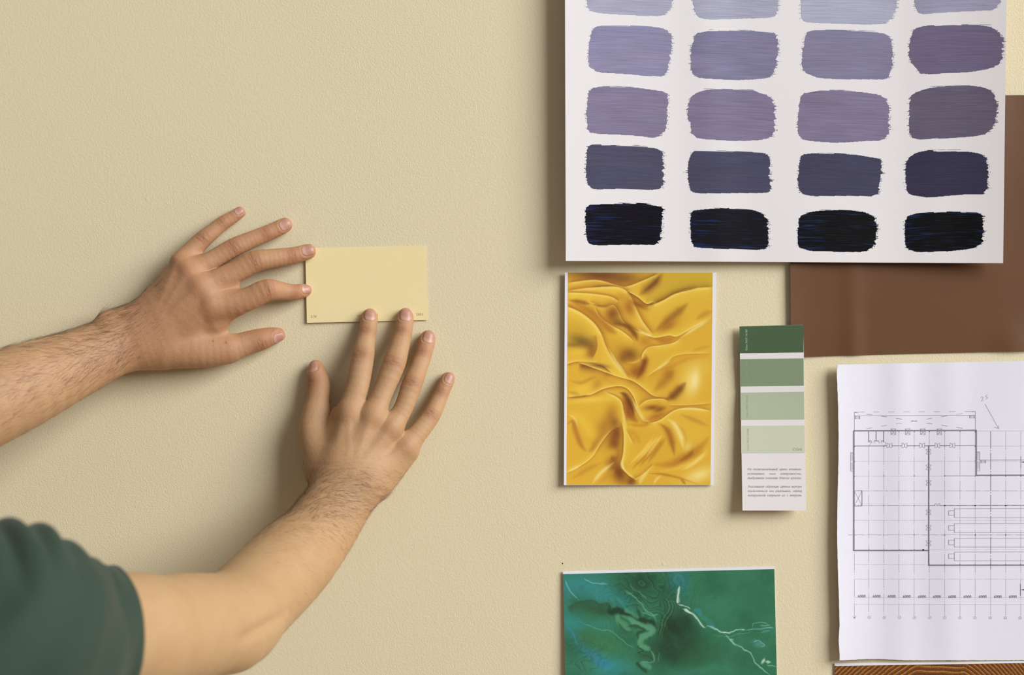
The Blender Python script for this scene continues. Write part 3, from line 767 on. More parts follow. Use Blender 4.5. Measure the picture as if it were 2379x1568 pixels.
Cz = lambda x, y: (1930 + x / 5.3, 1340 + y / 5.3)
ink = Ink(plan, .00022)
GR, MD, DKI, PU = (196, 189, 199), (150, 142, 154), (84, 80, 88), (92, 82, 108)
PEN = (178, 175, 181)
gx = [1985.5, 2018.6, 2053.8, 2088.8, 2124.4, 2159.6, 2195.2, 2230.7, 2266.1, 2302.1, 2337.1, 2371.9]
for i, x in enumerate(gx + [2407, 2442, 2477, 2512]):
    top = 1036 if i in (1, 2) else 1002
    if i == 9: ink.dash((x, 1002), (x, 1322), 1.1, (138, 118, 140), (40, 3, 3, 3))
    else: ink.dash((x, top), (x, 1430), .7, GR, (44, 3, 2, 3, 2, 3))
    if i == 9: ink.line((x, 1322), (x, 1430), .7, GR)
for y, c in ((1071.4, GR), (1105.5, GR), (1140, MD), (1174, GR), (1208.5, GR), (1242.4, MD), (1277, GR), (1310.9, GR), (1345, GR)):
    x0 = 1971 if y == 1242.4 else 1985
    ink.dash((x0, y), (2580, y), .8 if c == MD else .7, c, (36, 2.5, 2, 2.5))
ink.line((2268, 1001), (2580, 1001), .6, GR); ink.line((2268, 1036), (2580, 1036), .6, GR)
ink.line((1985, 1174), (2158, 1174), .8, MD)
for y in (1387.8, 1403.7): ink.line((1985.5, y), (2580, y + 1), .7, GR)
# entrance canopy
ink.line((1985.3, 957), (1985.3, 1001), .8, MD); ink.line((2266.3, 955.5), (2266.3, 1000), .8, MD)
for a, b2 in ((288, 412), (518, 590), (700, 775), (884, 960), (1070, 1145), (1255, 1330), (1442, 1517), (1628, 1760)):
    ink.line(A(a, 667 - a * .006), A(b2, 667 - b2 * .006), .8, MD)
ink.line(A(290, 711), A(1755, 703), .9, MD)
for p, q in (((288, 668), (330, 675)), ((437, 688), (505, 697)), ((613, 713), (687, 724)), ((795, 740), (868, 751)), ((978, 768), (1052, 780)), ((1163, 797), (1236, 808)), ((1345, 823), (1420, 834)), ((1530, 850), (1603, 861)), ((1715, 878), (1760, 886)),
             ((1760, 657), (1715, 664)), ((1603, 682), (1530, 693)), ((1420, 710), (1345, 722)), ((1236, 738), (1163, 750)), ((1052, 768), (978, 780)), ((868, 797), (795, 808)), ((687, 823), (613, 836)), ((505, 854), (437, 866)), ((330, 886), (288, 893))):
    ink.line(A(*p), A(*q), .9, MD)
for x0, y0, x1, y1 in ((302, 712, 354, 750), (1690, 703, 1745, 742), (1826, 1245, 1880, 1285)):
    for xx in (x0, x1): ink.line(A(xx, y0), A(xx, y1), .9, DKI)
    for k in range(4): ink.line(A(x0, y0 + 10 * k + 4), A(x1, y0 + 10 * k + 4), .5, MD)
# walls (double lines)
def wall2(p, q, w=2.3):
    ink.line(p, q, w, MD); 
    p = np.array(p); q = np.array(q); d = q - p; d = d / np.hypot(*d); n = np.array((-d[1], d[0])) * w / 2
    ink.line(p + n, q + n, .6, DKI, e=.00004); ink.line(p - n, q - n, .6, DKI, e=.00004)
wall2((1983.6, 1000.5), (1983.6, 1279)); wall2((1983, 1000.7), (2269, 999.7)); wall2((2268.3, 999), (2268.3, 1104)); wall2((2268, 1103.8), (2580, 1103), 1.6)
wall2((1983, 1278.8), (2158, 1278.8), 1.7); wall2((2158, 1036), (2158, 1314), 1.8); wall2((2157, 1313.2), (2580, 1312.6), 1.7)
for a, b2 in ((1985, 2061), (2072.5, 2096), (2108, 2137), (2148.5, 2172), (2184, 2207), (2219, 2267)): ink.line((a, 1036 - (a - 1985) * .005), (b2, 1036 - (b2 - 1985) * .005), 1.5, DKI if a < 2210 else MD)
for x, y1 in ((463, 1030), (552, 1010), (645, 1030)): ink.line(A(x, 897), A(x, y1), 1.3, DKI)
for a, b2 in ((463, 495), (525, 585), (615, 645)): ink.line(A(a, 1015), A(b2, 1015), 1.2, DKI)
for x, y in ((495, 1015), (525, 1015), (585, 1015), (615, 1015)): ink.pl([A(x, y), A(x + 3, y + 22), A(x + 14, y + 28)], .6, MD)
for x in (465, 648): ink.pl([A(x, 1070), A(x + 16, 1058), A(x + 20, 1032), A(x - 2, 1030)], .6, MD)
def door(cx, cy, s, vert=False):
    """double swing door: two leaves with quarter arcs"""
    T = (lambda a, b_: (cx + b_, cy + a)) if vert else (lambda a, b_: (cx + a, cy + b_))
    for sg in (-1, 1):
        ink.pl([T(sg * s, -s), T(sg * s, s)], .7, MD)
        for k in (-1, 1):
            ink.pl([T(sg * s * (1 - math.sin(t)), k * s * math.cos(t)) for t in np.linspace(0, math.pi / 2, 6)], .7, MD)
for x in (715, 897, 1112, 1298, 1480): door(*A(x, 1070), 5.7)
for y in (1049, 1085.4, 1121.6, 1189.8, 1225.7, 1261.7): door(2157.7, y, 5.6, True)
for x in (762, 937, 1120, 1322):
    cx, cy = A(x, 903)
    ink.pl([(cx - 5.5, cy - 7), (cx + 5.5, cy - 7), (cx + 5.5, cy + 7), (cx - 5.5, cy + 7)], .7, MD, True); ink.line((cx - 5.5, cy), (cx + 5.5, cy), .6, MD)
    ink.pl([(cx - 5, cy - 7), (cx, cy - 2), (cx + 5, cy - 7)], .7, MD); ink.pl([(cx - 5, cy + 6), (cx, cy + 1), (cx + 5, cy + 6)], .7, MD); ink.line((cx - 4, cy + 6), (cx, cy + 3), .6, MD)
for x0, x1, y0, y1 in ((242, 280, 1157, 1385), (1772, 1812, 1147, 1378)):
    ink.pl([A(x0, y0), A(x1, y0), A(x1, y1), A(x0, y1)], .7, MD, True); ink.line(A((x0 + x1) / 2, y0), A((x0 + x1) / 2, y1), .4, GR)
    for k in range(19):
        if k not in (9, 10): ink.line(A(x0, y0 + 5 + k * 11), A(x1, y0 + 5 + k * 11), .5, MD)
ink.pl([Bz(288, 157), Bz(381, 155), Bz(381, 340), Bz(288, 343)], 1.1, DKI, True); ink.line(Bz(290, 160), Bz(380, 338), .6, MD); ink.line(Bz(380, 158), Bz(290, 340), .6, MD)
for x in (647, 1016): 
    for y in (335, 692): ink.line(Bz(x, y - 8), Bz(x, y + 8), 1.8, DKI)
for y in (335, 692, 515): ink.line(Bz(290, y - 7), Bz(290, y + 7), 1.6, DKI)
for x in (647, 1016, 1192, 1386, 1757, 1945, 2128, 2310): ink.line(A(x, 1431), A(x, 1448), 1.8, DKI)
for x in (830, 1016, 1200, 1386, 1572, 1757): ink.line(A(x, 894), A(x, 908), 1.6, DKI)
for x in (647, 1016, 1386): ink.line(A(x, 1072), A(x, 1086), 1.6, DKI)
for y in (1085, 1267, 1447): ink.line(A(290, y - 7), A(290, y + 7), 1.6, DKI)
for y in (1080, 1260): ink.line(A(1757, y - 7), A(1757, y + 7), 1.6, DKI)
for x in (466, 648, 831, 1016): ink.line(Bz(x, 862), Bz(x, 880), 1.3, DKI)
for x in (1200, 1385, 1568, 1754, 1940, 2124, 2305): ink.line(Bz(x, 1044), Bz(x, 1060), 1.3, DKI)
for x in (1386, 1757, 2127): ink.line(Bz(x, 684), Bz(x, 702), 2, DKI)
ink.line(Bz(1192, 336), Bz(1268, 336), 1.3, PU); ink.line(Bz(1325, 336), Bz(3390, 330), 1.3, PU)
ink.pl([Bz(1268, 336), Bz(1268, 312), Bz(1285, 314), Bz(1297, 340), Bz(1310, 314), Bz(1325, 310), Bz(1325, 336)], .7, MD)
def disc(c, r, col): ink.poly([(c[0] + r * math.cos(t), c[1] - r * math.sin(t)) for t in np.linspace(0, 2 * math.pi, 12, endpoint=False)], col, .00005)
for x in (1386, 1757, 2127): disc(Bz(x, 336), 1.6, (50, 46, 60))
disc(Bz(1124, 874), 2.1, (24, 22, 28))
ink.line(A(1386, 1437), A(1757, 1437), 1.0, MD)
ink.line(A(1812, 1247), A(3390, 1243), .9, MD)
for y0, y1 in ((375, 483), (556, 662), (735, 840), (900, 1006)):
    ink.pl([Bz(3390, y0 - 4), Bz(1503, y0), Bz(1503, y1), Bz(3390, y1 + 1)], .9, MD)
    c = (y0 + y1) / 2 - 2; ink.pl([Bz(1503, c - 28), Bz(1433, c - 28), Bz(1433, c + 28), Bz(1503, c + 28)], .9, MD)
for f_, x, y0, y1, ym in ((A, 2310, 1200, 1347, 1272), (Bz, 2304, 1285, 1430, 1358)):
    ink.line(f_(x, y0), f_(x, y1), .9, DKI); ink.line(f_(x, ym), f_(x + 260, ym), .7, PU); ink.poly([f_(x + 8, ym), f_(x + 52, ym + 10), f_(x + 52, ym - 10)], PU)
for x in (383, 567, 752, 938, 1125, 1310, 1497, 1685, 1872, 2058, 2243): ink.text('6000', *[Cz(x - 47, 0)[0], Cz(x + 47, 0)[0]], Cz(0, 252 + (8 if x > 1000 else x * .006))[1], 6.7, (104, 98, 106))
for i, x in enumerate((294, 476, 661, 847, 1033, 1219, 1405, 1592, 1778, 1965, 2150, 2333)):
    c = Cz(x, 497 + i * .8); ink.pl([(c[0] + 3.4 * math.cos(t), c[1] + 3.4 * math.sin(t)) for t in np.linspace(0, 2 * math.pi, 14)], .5, (150, 142, 150))
    s_ = str(i + 1); w_ = .8 if i < 9 else 1.6
    ink.text(s_, c[0] - w_, c[0] + w_, c[1] + 1.2, 2.4, (60, 54, 66))
# pencil note
ink.pl([A(1828, 492), A(1836, 478), A(1850, 480), A(1852, 496), A(1842, 516), A(1834, 530), A(1848, 527), A(1866, 518)], .9, PEN)
ink.pl([A(1906, 448), A(1888, 468), A(1882, 484), A(1898, 480), A(1908, 488), A(1900, 502), A(1884, 506)], .9, PEN)
ink.line(A(1876, 567), A(2040, 866), .9, PEN); ink.pl([A(1983, 847), A(2008, 852), A(2040, 866), A(2043, 824)], .9, PEN)
pl_o = ink.build('floor_plan_drawing', plan_o, INK)
pl_o['kind'] = 'stuff'

# ---- green paint strip card
def h_strip(u, v): return .0055 + .0066 * sq(pos((v - .30) / .70)) + .0012 * sq(1 - u) - .0016 * math.exp(-sq((v - .32) / .12)) * (1 - u)
strip_s = Sheet([(1718, 758), (1866.5, 754.5), (1873, 1186), (1725, 1186)], h_strip)
strip_o = smooth_front(strip_s.build('colour_strip_card', 10, 34, plain('strip_card', (234, 228, 226), .5, k=.93), .0004))
tag(strip_o, 'narrow paint colour strip with four green bands fading from dark to pale', 'colour card')
sp = lambda x, y: (1690 + x / 3.41, 740 + y / 3.41)
bands = [((96, 62), (603, 50), (603, 268), (96, 275), (66, 91, 58), (168, 178, 160)), ((98, 322), (603, 315), (605, 532), (100, 538), (128, 146, 114), (162, 160, 140)),
         ((103, 587), (606, 580), (609, 799), (105, 803), (174, 183, 154), (160, 160, 140)), ((107, 850), (610, 847), (613, 1065), (110, 1067), (200, 204, 178), (160, 162, 142))]
for tl, tr, br, bl, c, _ in bands:
    rect_patch('colour_band', strip_s, [sp(*tl), sp(*tr), sp(*br), sp(*bl)], 6, 10, plain('band_ink', c, .42), .0001, strip_o)
si = Ink(strip_s, .00018)
for (body, yb, yt, x, c) in (('Dulux 70GY 14/187', 253, 85, 158, (186, 194, 178)), ('Dulux 70GY 27/154', 517, 347, 161, (166, 162, 142)),
                             ('Dulux 70GY 46/120', 780, 609, 163, (158, 160, 140)), ('Dulux 70GY 63/098', 1045, 871, 170, (164, 166, 148))):
    o0 = sp(x, yb); L = (yb - yt) / 3.41
    si.text(body, o0[0], o0[0] + L, o0[1], 4.6, c, rot=-90, origin=o0, shear=.1)
si.text('CGr6', sp(518, 0)[0], sp(590, 0)[0], sp(0, 1045)[1], 6.3, (150, 152, 134), bold=.008)
tz = lambda x, y: (1720 + x / 7.13, 980 + y / 7.13)
TX = (176, 166, 165)
rows = [(800, [('На', 122, 186), ('окончаmельный', 213, 621), ('цвеm', 648, 778), ('влuяюm', 806, 1010)]),
        (874, [('освещенuе,', 122, 406), ('mun', 482, 586), ('nоверхносmu,', 662, 1010)]),
        (945, [('выбранная', 124, 398), ('сmеnень', 418, 626), ('блеска', 648, 812), ('краскu.', 834, 1012)]),
        (1088, [('Указанные', 128, 398), ('образцы', 422, 640), ('цвеmа', 664, 828), ('могуm', 850, 1018)]),
        (1160, [('оmлuчаmься', 128, 452), ('оm', 484, 556), ('реальных,', 584, 838), ('nеред', 874, 1020)]),
        (1232, [('колеровкой', 128, 420), ('сверьmе', 448, 662), ('uх', 690, 748), ('с', 774, 796), ('веером.', 822, 1018)])]
for y, ws in rows:
    for w_, a, b2 in ws: si.text(w_, tz(a, 0)[0], tz(b2, 0)[0], tz(0, y)[1], 5.2, TX, shear=.22, bold=.01)
si.build('lettering', strip_o, INK)['kind'] = 'stuff'

# ---- pale yellow sample card held by the fingers
def h_yel(u, v): return .0012 + .0014 * sq(1 - u) + .0005 * v
yel = Sheet([(709, 576), (989, 570), (993.5, 743.5), (713, 750)], h_yel)
yel_o = smooth_front(yel.build('colour_sample_card', 12, 8, plain('yellow_card', (240, 222, 168), .55, .10, 1200, spec=.3), .0004))
tag(yel_o, 'pale yellow paint sample card pressed to the wall by fingertips', 'colour card')
yi = Ink(yel, .0001)
YC = (176, 158, 116)
for body, xl, xr, top, hgt in (('A/3', 722.5, 736.5, 732.3, 6.6), ('100.', 965.5, 983, 727.2, 6.6), ('ri', 830, 835.5, 731, 5.6), ('l', 876, 877.6, 729.4, 6.6)):
    o0 = ((xl + xr) / 2, top + hgt / 2)
    yi.text(body, xl, xr, top + hgt, hgt, YC, rot=180 - 1.2, origin=o0)
yi.build('lettering', yel_o, INK)['kind'] = 'stuff'
# ------------------------------------------------------------------ the person: one continuous body from blended tapering limbs
NV = np.array((0.0, -1.0, 0.0))
def N3(v): v = np.asarray(v, float); return v / (np.linalg.norm(v) + 1e-12)
def PV(px, py, h): return np.array(P(px, py, h))
def mpp(h): return K * (D - h) / D        # metres per pixel at height h

class Cone:
    """tapering limb segment with elliptical section: l = half width, n = half depth (towards the viewer)"""
    def __init__(s, a, b, la, lb, na=None, nb=None, nrm=NV):
        s.a = np.asarray(a, float); s.b = np.asarray(b, float)
        s.la, s.lb = la, lb; s.na, s.nb = (na or la), (nb or lb)
        d = s.b - s.a; s.L2 = d @ d + 1e-12; s.d = d; s.u = d / math.sqrt(s.L2)
        n = np.asarray(nrm, float); n = n - (n @ s.u) * s.u
        if np.linalg.norm(n) < .15: n = np.array((0, 0, 1.0)); n = n - (n @ s.u) * s.u
        s.n = N3(n); s.l = np.cross(s.u, s.n)
    def __call__(s, X):
        q = X - s.a
        t = np.clip(q @ s.d / s.L2, 0, 1)
        q = q - t[:, None] * s.d
        rl = s.la + (s.lb - s.la) * t; rn = s.na + (s.nb - s.na) * t
        qa = q @ s.u; ql = q @ s.l; qn = q @ s.n
        ra = np.minimum(rl, rn)
        return (np.sqrt((qa / ra) ** 2 + (ql / rl) ** 2 + (qn / rn) ** 2) - 1) * ra

def smin(a, b, k):
    if a is None: return b
    if b is None: return a
    h = np.maximum(k - np.abs(a - b), 0) / k
    return np.minimum(a, b) - h * h * k * .25

KEEP = [.028]
class Blend:
    """smooth union of cones / blends; keep() drops what is far from a block of space"""
    def __init__(s, items, k, root=None, kr=None):
        s.items = items; s.k = k; s.root = root; s.kr = kr
    def keep(s, c, R):
        its = []
        for i in s.items:
            j = i.keep(c, R) if isinstance(i, Blend) else (i if i(c[None])[0] - R < KEEP[0] else None)
            if j is not None: its.append(j)
        r = s.root.keep(c, R) if s.root else None
        if not its and r is None: return None
        return Blend(its, s.k, r, s.kr)
    def __call__(s, X):
        d = None
        if s.kr is None:
            for i in s.items: d = smin(d, i(X), s.k)
            return d
        r = s.root(X) if s.root else None
        for i in s.items:
            e = smin(r, i(X), s.kr); d = e if d is None else np.minimum(d, e)
        F = None
        for i in s.items: F = smin(F, i(X), .0018)
        return r if d is None else np.minimum(d, F)

def chain(pts, flat=.88, nrm=NV, sub=4):
    """pts: (px, py, h, radius px[, flat]) -> cones"""
    Q = np.array([list(PV(p[0], p[1], p[2])) + [p[3] * mpp(p[2]), p[3] * mpp(p[2]) * (p[4] if len(p) > 4 else flat)] for p in pts])
    if len(Q) > 2:
        # centripetal spline through the joints
        E = np.vstack([2 * Q[0] - Q[1], Q, 2 * Q[-1] - Q[-2]]); R = [Q[0]]
        dk = [math.sqrt(np.linalg.norm(b[:3] - a[:3]) + 1e-9) for a, b in zip(E, E[1:])]
        for i in range(1, len(E) - 2):
            m1 = ((E[i] - E[i - 1]) / dk[i - 1] - (E[i + 1] - E[i - 1]) / (dk[i - 1] + dk[i]) + (E[i + 1] - E[i]) / dk[i]) * dk[i]
            m2 = ((E[i + 1] - E[i]) / dk[i] - (E[i + 2] - E[i]) / (dk[i] + dk[i + 1]) + (E[i + 2] - E[i + 1]) / dk[i + 1]) * dk[i]
            for k in range(1, sub + 1):
                t = k / sub; t2, t3 = t * t, t * t * t
                R.append((2 * t3 - 3 * t2 + 1) * E[i] + (t3 - 2 * t2 + t) * m1 + (3 * t2 - 2 * t3) * E[i + 1] + (t3 - t2) * m2)
        Q = np.array(R)
    return [Blend([Cone(a[:3], b[:3], a[3], b[3], a[4], b[4], nrm) for a, b in zip(Q, Q[1:])], .0004)]

# fingers: tip, (pad), DIP, PIP, base, MCP -- photo pixels, height above wall in metres, half width in pixels
LF = {'pinky': [(559, 492, .0058, 12.2), (548, 500, .0070, 13.8), (517, 519, .0100, 16.6), (495, 537, .0130, 17.8), (473, 555, .0155, 20), (446, 581, .0190, 21.4), (418, 608, .0250, 22)],
      'ring': [(665, 521, .0064, 15.6), (650, 529, .0078, 17.6), (618, 543, .0115, 18.4), (582, 558, .0155, 19.8), (544, 575, .0195, 22), (500, 600, .0230, 22), (442, 632, .0300, 24)],
      'middle': [(720, 583, .0069, 16), (704, 588, .0080, 18.2), (678, 594, .0120, 19.4), (636, 600, .0180, 21.8), (592, 608, .0230, 25.6), (540, 635, .0265, 26), (466, 668, .0330, 27)],
      'index': [(713, 674, .0060, 12.8), (702, 676, .0074, 16.2), (680, 679, .0125, 18.6), (650, 676, .020, 21.6), (622, 674, .0275, 25.6), (570, 697, .0295, 27.5), (494, 712, .0325, 29)],
      'thumb': [(650, 777, .0068, 14.5), (634, 780, .0080, 19.8), (604, 789, .0110, 25.6), (575, 797, .0130, 27.2), (530, 811, .0175, 30), (470, 817, .0215, 33), (392, 812, .0240, 38)]}
RF = {'index': [(859, 731, .0066, 16.4), (858, 744, .0078, 19.4), (853, 774, .0125, 20.8), (848, 800, .0185, 22.8), (843, 828, .0245, 26), (831, 895, .0320, 27.4), (813, 960, .0390, 29)],
      'middle': [(942, 730, .0066, 16.8), (941, 743, .0078, 19.6), (936, 774, .0130, 21), (926, 812, .0205, 23.5), (915, 846, .0270, 26.8), (889, 911, .0345, 24.2), (866, 966, .0405, 28)],
      'ring': [(995, 781, .0064, 16), (992, 793, .0075, 18.8), (984, 822, .0120, 19.8), (972, 857, .0190, 20.8), (958, 891, .0250, 23.6), (936, 950, .0320, 22.2), (910, 992, .0370, 26)],
      'pinky': [(1043, 876, .0058, 13.8), (1038, 886, .0066, 16.2), (1026, 913, .0095, 17.8), (1013, 942, .0140, 19.4), (1001, 966, .0185, 21.2), (974, 1002, .0255, 23), (945, 1036, .0310, 26)],
      'thumb': [(734, 849, .0072, 15), (735, 862, .0088, 20.4), (740, 890, .0118, 26), (739, 920, .0150, 26.5), (735, 955, .0195, 27), (729, 1000, .0260, 30), (752, 1085, .0350, 37)]}
core_L = Blend(
    chain([(424, 616, .0265, 22), (390, 672, .0285, 24), (345, 742, .0250, 26)], 1.0) + chain([(446, 636, .0305, 23), (398, 700, .031, 25), (350, 765, .0270, 26)], 1.0) +
    chain([(468, 666, .0335, 24), (412, 728, .0325, 26), (356, 786, .0275, 27)], 1.0) + chain([(490, 708, .0325, 25), (425, 760, .031, 26), (362, 806, .0265, 27)], 1.0) +
    chain([(400, 634, .0185, 22), (352, 703, .020, 26), (334, 733, .022, 26)], .9) +
    chain([(504, 736, .0220, 18), (440, 785, .023, 30)], .8) + chain([(514, 764, .0190, 13), (450, 785, .0215, 26)], .8) + chain([(552, 714, .0260, 17), (500, 742, .0235, 27)], .85) + chain([(466, 670, .0325, 44, .5), (368, 768, .0278, 60, .42)], .5) + chain([(545, 668, .0250, 12), (490, 688, .0310, 22)], .9) + chain([(470, 602, .0200, 9), (436, 616, .0270, 17)], .9) + chain(LF['thumb'][4:], .85) +
    chain([(375, 810, .022, 40), (330, 800, .026, 44)], .8), .009)
arm_L = Blend(chain([(372, 762, .0270, 56, .52), (322, 786, .0290, 64, .62), (300, 792, .0305, 64, .66), (246, 813, .0380, 70, .74), (175, 845, .054, 79, .85), (48, 899, .085, 99, .95), (-110, 968, .120, 112, .95), (-330, 1075, .180, 112, 1.0)], sub=4)
              + [Cone(PV(272, 744, .030), PV(256, 745, .031), .0092, .0092)], .014)
core_R = Blend(
    chain([(815, 955, .0385, 26), (783, 1078, .0460, 30)], 1.0) + chain([(866, 962, .0400, 26), (806, 1084, .0470, 30)], 1.0) +
    chain([(908, 990, .0370, 25), (835, 1092, .0460, 30)], 1.0) + chain([(943, 1034, .0310, 24), (865, 1106, .0420, 30)], 1.0) +
    chain([(948, 1052, .0260, 24), (905, 1098, .031, 30), (882, 1122, .034, 32)], .9) +
    chain([(788, 958, .030, 18), (770, 1040, .0370, 30)], .8) + chain(RF['thumb'][4:], .85) +
    chain([(756, 1085, .036, 36), (785, 1110, .041, 46)], .8), .009)
sh_R = np.array((-.388, -.47, Z0 - .20)); sh_L = np.array((-.745, -.46, Z0 - .20))
arm_R = Blend(chain([(820, 1090, .0455, 66, .55), (812, 1130, .0480, 74, .62), (788, 1166, .0540, 76, .68), (730, 1250, .0820, 86, .85), (681, 1301, .104, 98, .95), (601, 1379, .150, 105, 1.0), (542, 1440, .200, 106, 1.0)], sub=4)
              + chain([(545, 1438, .200, 104, 1.0), (430, 1460, .262, 128, 1.0), (310, 1474, .325, 131, 1.0)]) + [Cone(PV(310, 1474, .325), sh_R, .0455, .055)]
              + chain([(590, 1430, .190, 60), (535, 1474, .222, 84)], 1.0), .012)
X_ = lambda x, h, z: np.array((x, -h, Z0 + z))
torso = Blend([Cone(X_(-.70, .49, -.26), X_(-.43, .49, -.26), .07, .07), Cone(X_(-.565, .50, -.30), X_(-.565, .50, -.48), .155, .145, .105, .10),
               Cone(X_(-.565, .50, -.48), X_(-.565, .50, -.72), .145, .155, .10, .11), Cone(X_(-.565, .50, -.16), X_(-.555, .465, -.02), .058, .056),
               Cone(X_(-.70, .49, -.20), X_(-.57, .49, -.13), .05, .06), Cone(X_(-.43, .48, -.20), X_(-.56, .49, -.13), .05, .06)], .05)
arm_L_up = Blend([Cone(PV(-330, 1075, .180), sh_L + np.array((.08, .16, .055)), .041, .050), Cone(sh_L + np.array((.08, .16, .055)), sh_L, .050, .058)], .02)
HC = X_(-.545, .44, .075)
hd = lambda dx, f, dz: HC + np.array((dx, f, dz))      # f > 0 towards the wall
head = Blend([Cone(hd(0, -.025, .035), hd(0, .02, .035), .076, .074, .082, .080, (0, 0, 1)), Cone(hd(0, .03, -.01), hd(0, .035, -.075), .060, .040, .055, .040),
              Cone(hd(0, .100, -.005), hd(0, .112, -.032), .008, .013), Cone(hd(-.03, .082, .022), hd(.03, .082, .022), .012, .012),
              Cone(hd(-.014, .088, -.062), hd(.014, .088, -.062), .009, .009), Cone(hd(-.08, -.005, .012), hd(-.079, .003, -.022), .012, .009), Cone(hd(.08, -.005, .012), hd(.079, .003, -.022), .012, .009)], .018)
legs = Blend([Cone(X_(-.64, .50, -.74), X_(-.65, .49, -1.12), .085, .058), Cone(X_(-.65, .49, -1.12), X_(-.655, .50, -1.52), .055, .038), Cone(X_(-.655, .50, -1.535), X_(-.665, .38, -1.57), .038, .03),
              Cone(X_(-.49, .50, -.74), X_(-.48, .49, -1.12), .085, .058), Cone(X_(-.48, .49, -1.12), X_(-.475, .50, -1.52), .055, .038), Cone(X_(-.475, .50, -1.535), X_(-.465, .38, -1.57), .038, .03)], .03)
fing_L = Blend([Blend(chain(LF[f]), .0004) for f in LF], .0012, Blend([core_L, arm_L], .016), .0065)
fing_R = Blend([Blend(chain(RF[f]), .0004) for f in RF], .0012, Blend([core_R, arm_R], .016), .0065)
BODY = Blend([fing_L, fing_R, Blend([torso, arm_L_up, head, legs], .035)], .02)

def axis(*segs):
    out = [segs[0][0]]
    for a, b, st in segs:
        n = max(1, int(round((b - a) / st))); out += list(a + (b - a) * np.arange(1, n + 1) / n)
    return np.array(out)

def iso_mesh(sdf, xs, ys, zs, B=24, newton=1):
    """surface nets on a rectilinear grid, block by block"""
    nx, ny, nz = len(xs) - 1, len(ys) - 1, len(zs) - 1
    keyf = lambda i, j, k: (i.astype(np.int64) * (ny + 1) + j) * (nz + 1) + k
    keys, poss, quads = [], [], []
    corners = np.array([(a, b, c) for a in (0, 1) for b in (0, 1) for c in (0, 1)])
    edges = [(a, b) for a in range(8) for b in range(a + 1, 8) if np.abs(corners[a] - corners[b]).sum() == 1]
    def rec(i0, i1, j0, j1, k0, k1, f):
        lo = np.array((xs[i0], ys[j0], zs[k0])); hi = np.array((xs[i1], ys[j1], zs[k1]))
        c = (lo + hi) / 2; R = np.linalg.norm(hi - lo) / 2
        f2 = f.keep(c, R)
        if f2 is None: return
        v = f2(c[None])[0]
        if abs(v) > R * 1.12 + .012: return
        n = (i1 - i0, j1 - j0, k1 - k0)
        if max(n) > B:
            a = int(np.argmax([hi[q] - lo[q] if n[q] > 6 else -1 for q in range(3)]))
            m = [(i0, i1), (j0, j1), (k0, k1)]
            mid = (m[a][0] + m[a][1]) // 2
            for part in ((m[a][0], mid), (mid, m[a][1])):
                mm = list(m); mm[a] = part; rec(*mm[0], *mm[1], *mm[2], f2)
            return
        leaf(i0, i1, j0, j1, k0, k1, f2)
    def leaf(i0, i1, j0, j1, k0, k1, f):
        gx, gy, gz = np.meshgrid(xs[i0:i1 + 1], ys[j0:j1 + 1], zs[k0:k1 + 1], indexing='ij')
        V = f(np.stack([gx.ravel(), gy.ravel(), gz.ravel()], 1)).reshape(gx.shape)
        S = V < 0
        if S.all() or not S.any(): return
        cnt = sum(S[a:S.shape[0] - 1 + a, b:S.shape[1] - 1 + b, c:S.shape[2] - 1 + c].astype(np.int8) for a, b, c in corners)
        I, J, Kk = np.nonzero((cnt > 0) & (cnt < 8))
        if len(I) == 0: return
        cv = np.stack([V[I + a, J + b, Kk + c] for a, b, c in corners], 1)
        cp = np.stack([np.stack([xs[i0 + I + a], ys[j0 + J + b], zs[k0 + Kk + c]], 1) for a, b, c in corners], 1)
        acc = np.zeros((len(I), 3)); m = np.zeros(len(I))
        for a, b in edges:
            cr = (cv[:, a] < 0) != (cv[:, b] < 0)
            t = np.where(cr, cv[:, a] / (cv[:, a] - cv[:, b] + 1e-20), 0)[:, None]
            acc += np.where(cr[:, None], cp[:, a] + t * (cp[:, b] - cp[:, a]), 0); m += cr
        p = acc / m[:, None]
        for _ in range(newton):
            e = 2e-4; d0 = f(p); g = np.stack([f(p + e * np.eye(3)[q]) - d0 for q in range(3)], 1) / e
            p = p - np.clip(d0, -1e-3, 1e-3)[:, None] * g / ((g * g).sum(1)[:, None] + .05)
        keys.append(keyf(i0 + I, j0 + J, k0 + Kk)); poss.append(p)
        for ax in range(3):
            sl = [slice(0, -1)] * 3
            A = S[:-1, :-1, :-1]; Bn = S[tuple(slice(1, None) if q == ax else slice(0, -1) for q in range(3))]
            i, j, k = np.nonzero(A != Bn); fl = A[i, j, k]
            i = i + i0; j = j + j0; k = k + k0
            o = [(0, 0), (-1, 0), (-1, -1), (0, -1)]
            if ax == 0: ks = [keyf(i, j + a, k + b) for a, b in o]
            elif ax == 1: ks = [keyf(i + b, j, k + a) for a, b in o]
            else: ks = [keyf(i + a, j + b, k) for a, b in o]
            q = np.stack(ks, 1); q[~fl] = q[~fl][:, ::-1]
            quads.append(q)
    rec(0, nx, 0, ny, 0, nz, sdf)
    keys = np.concatenate(keys); poss = np.concatenate(poss); quads = np.concatenate(quads)
    o = np.argsort(keys); keys = keys[o]; poss = poss[o]
    ix = np.searchsorted(keys, quads); ix = np.clip(ix, 0, len(keys) - 1)
    ok = (keys[ix] == quads).all(1)
    return poss, ix[ok]

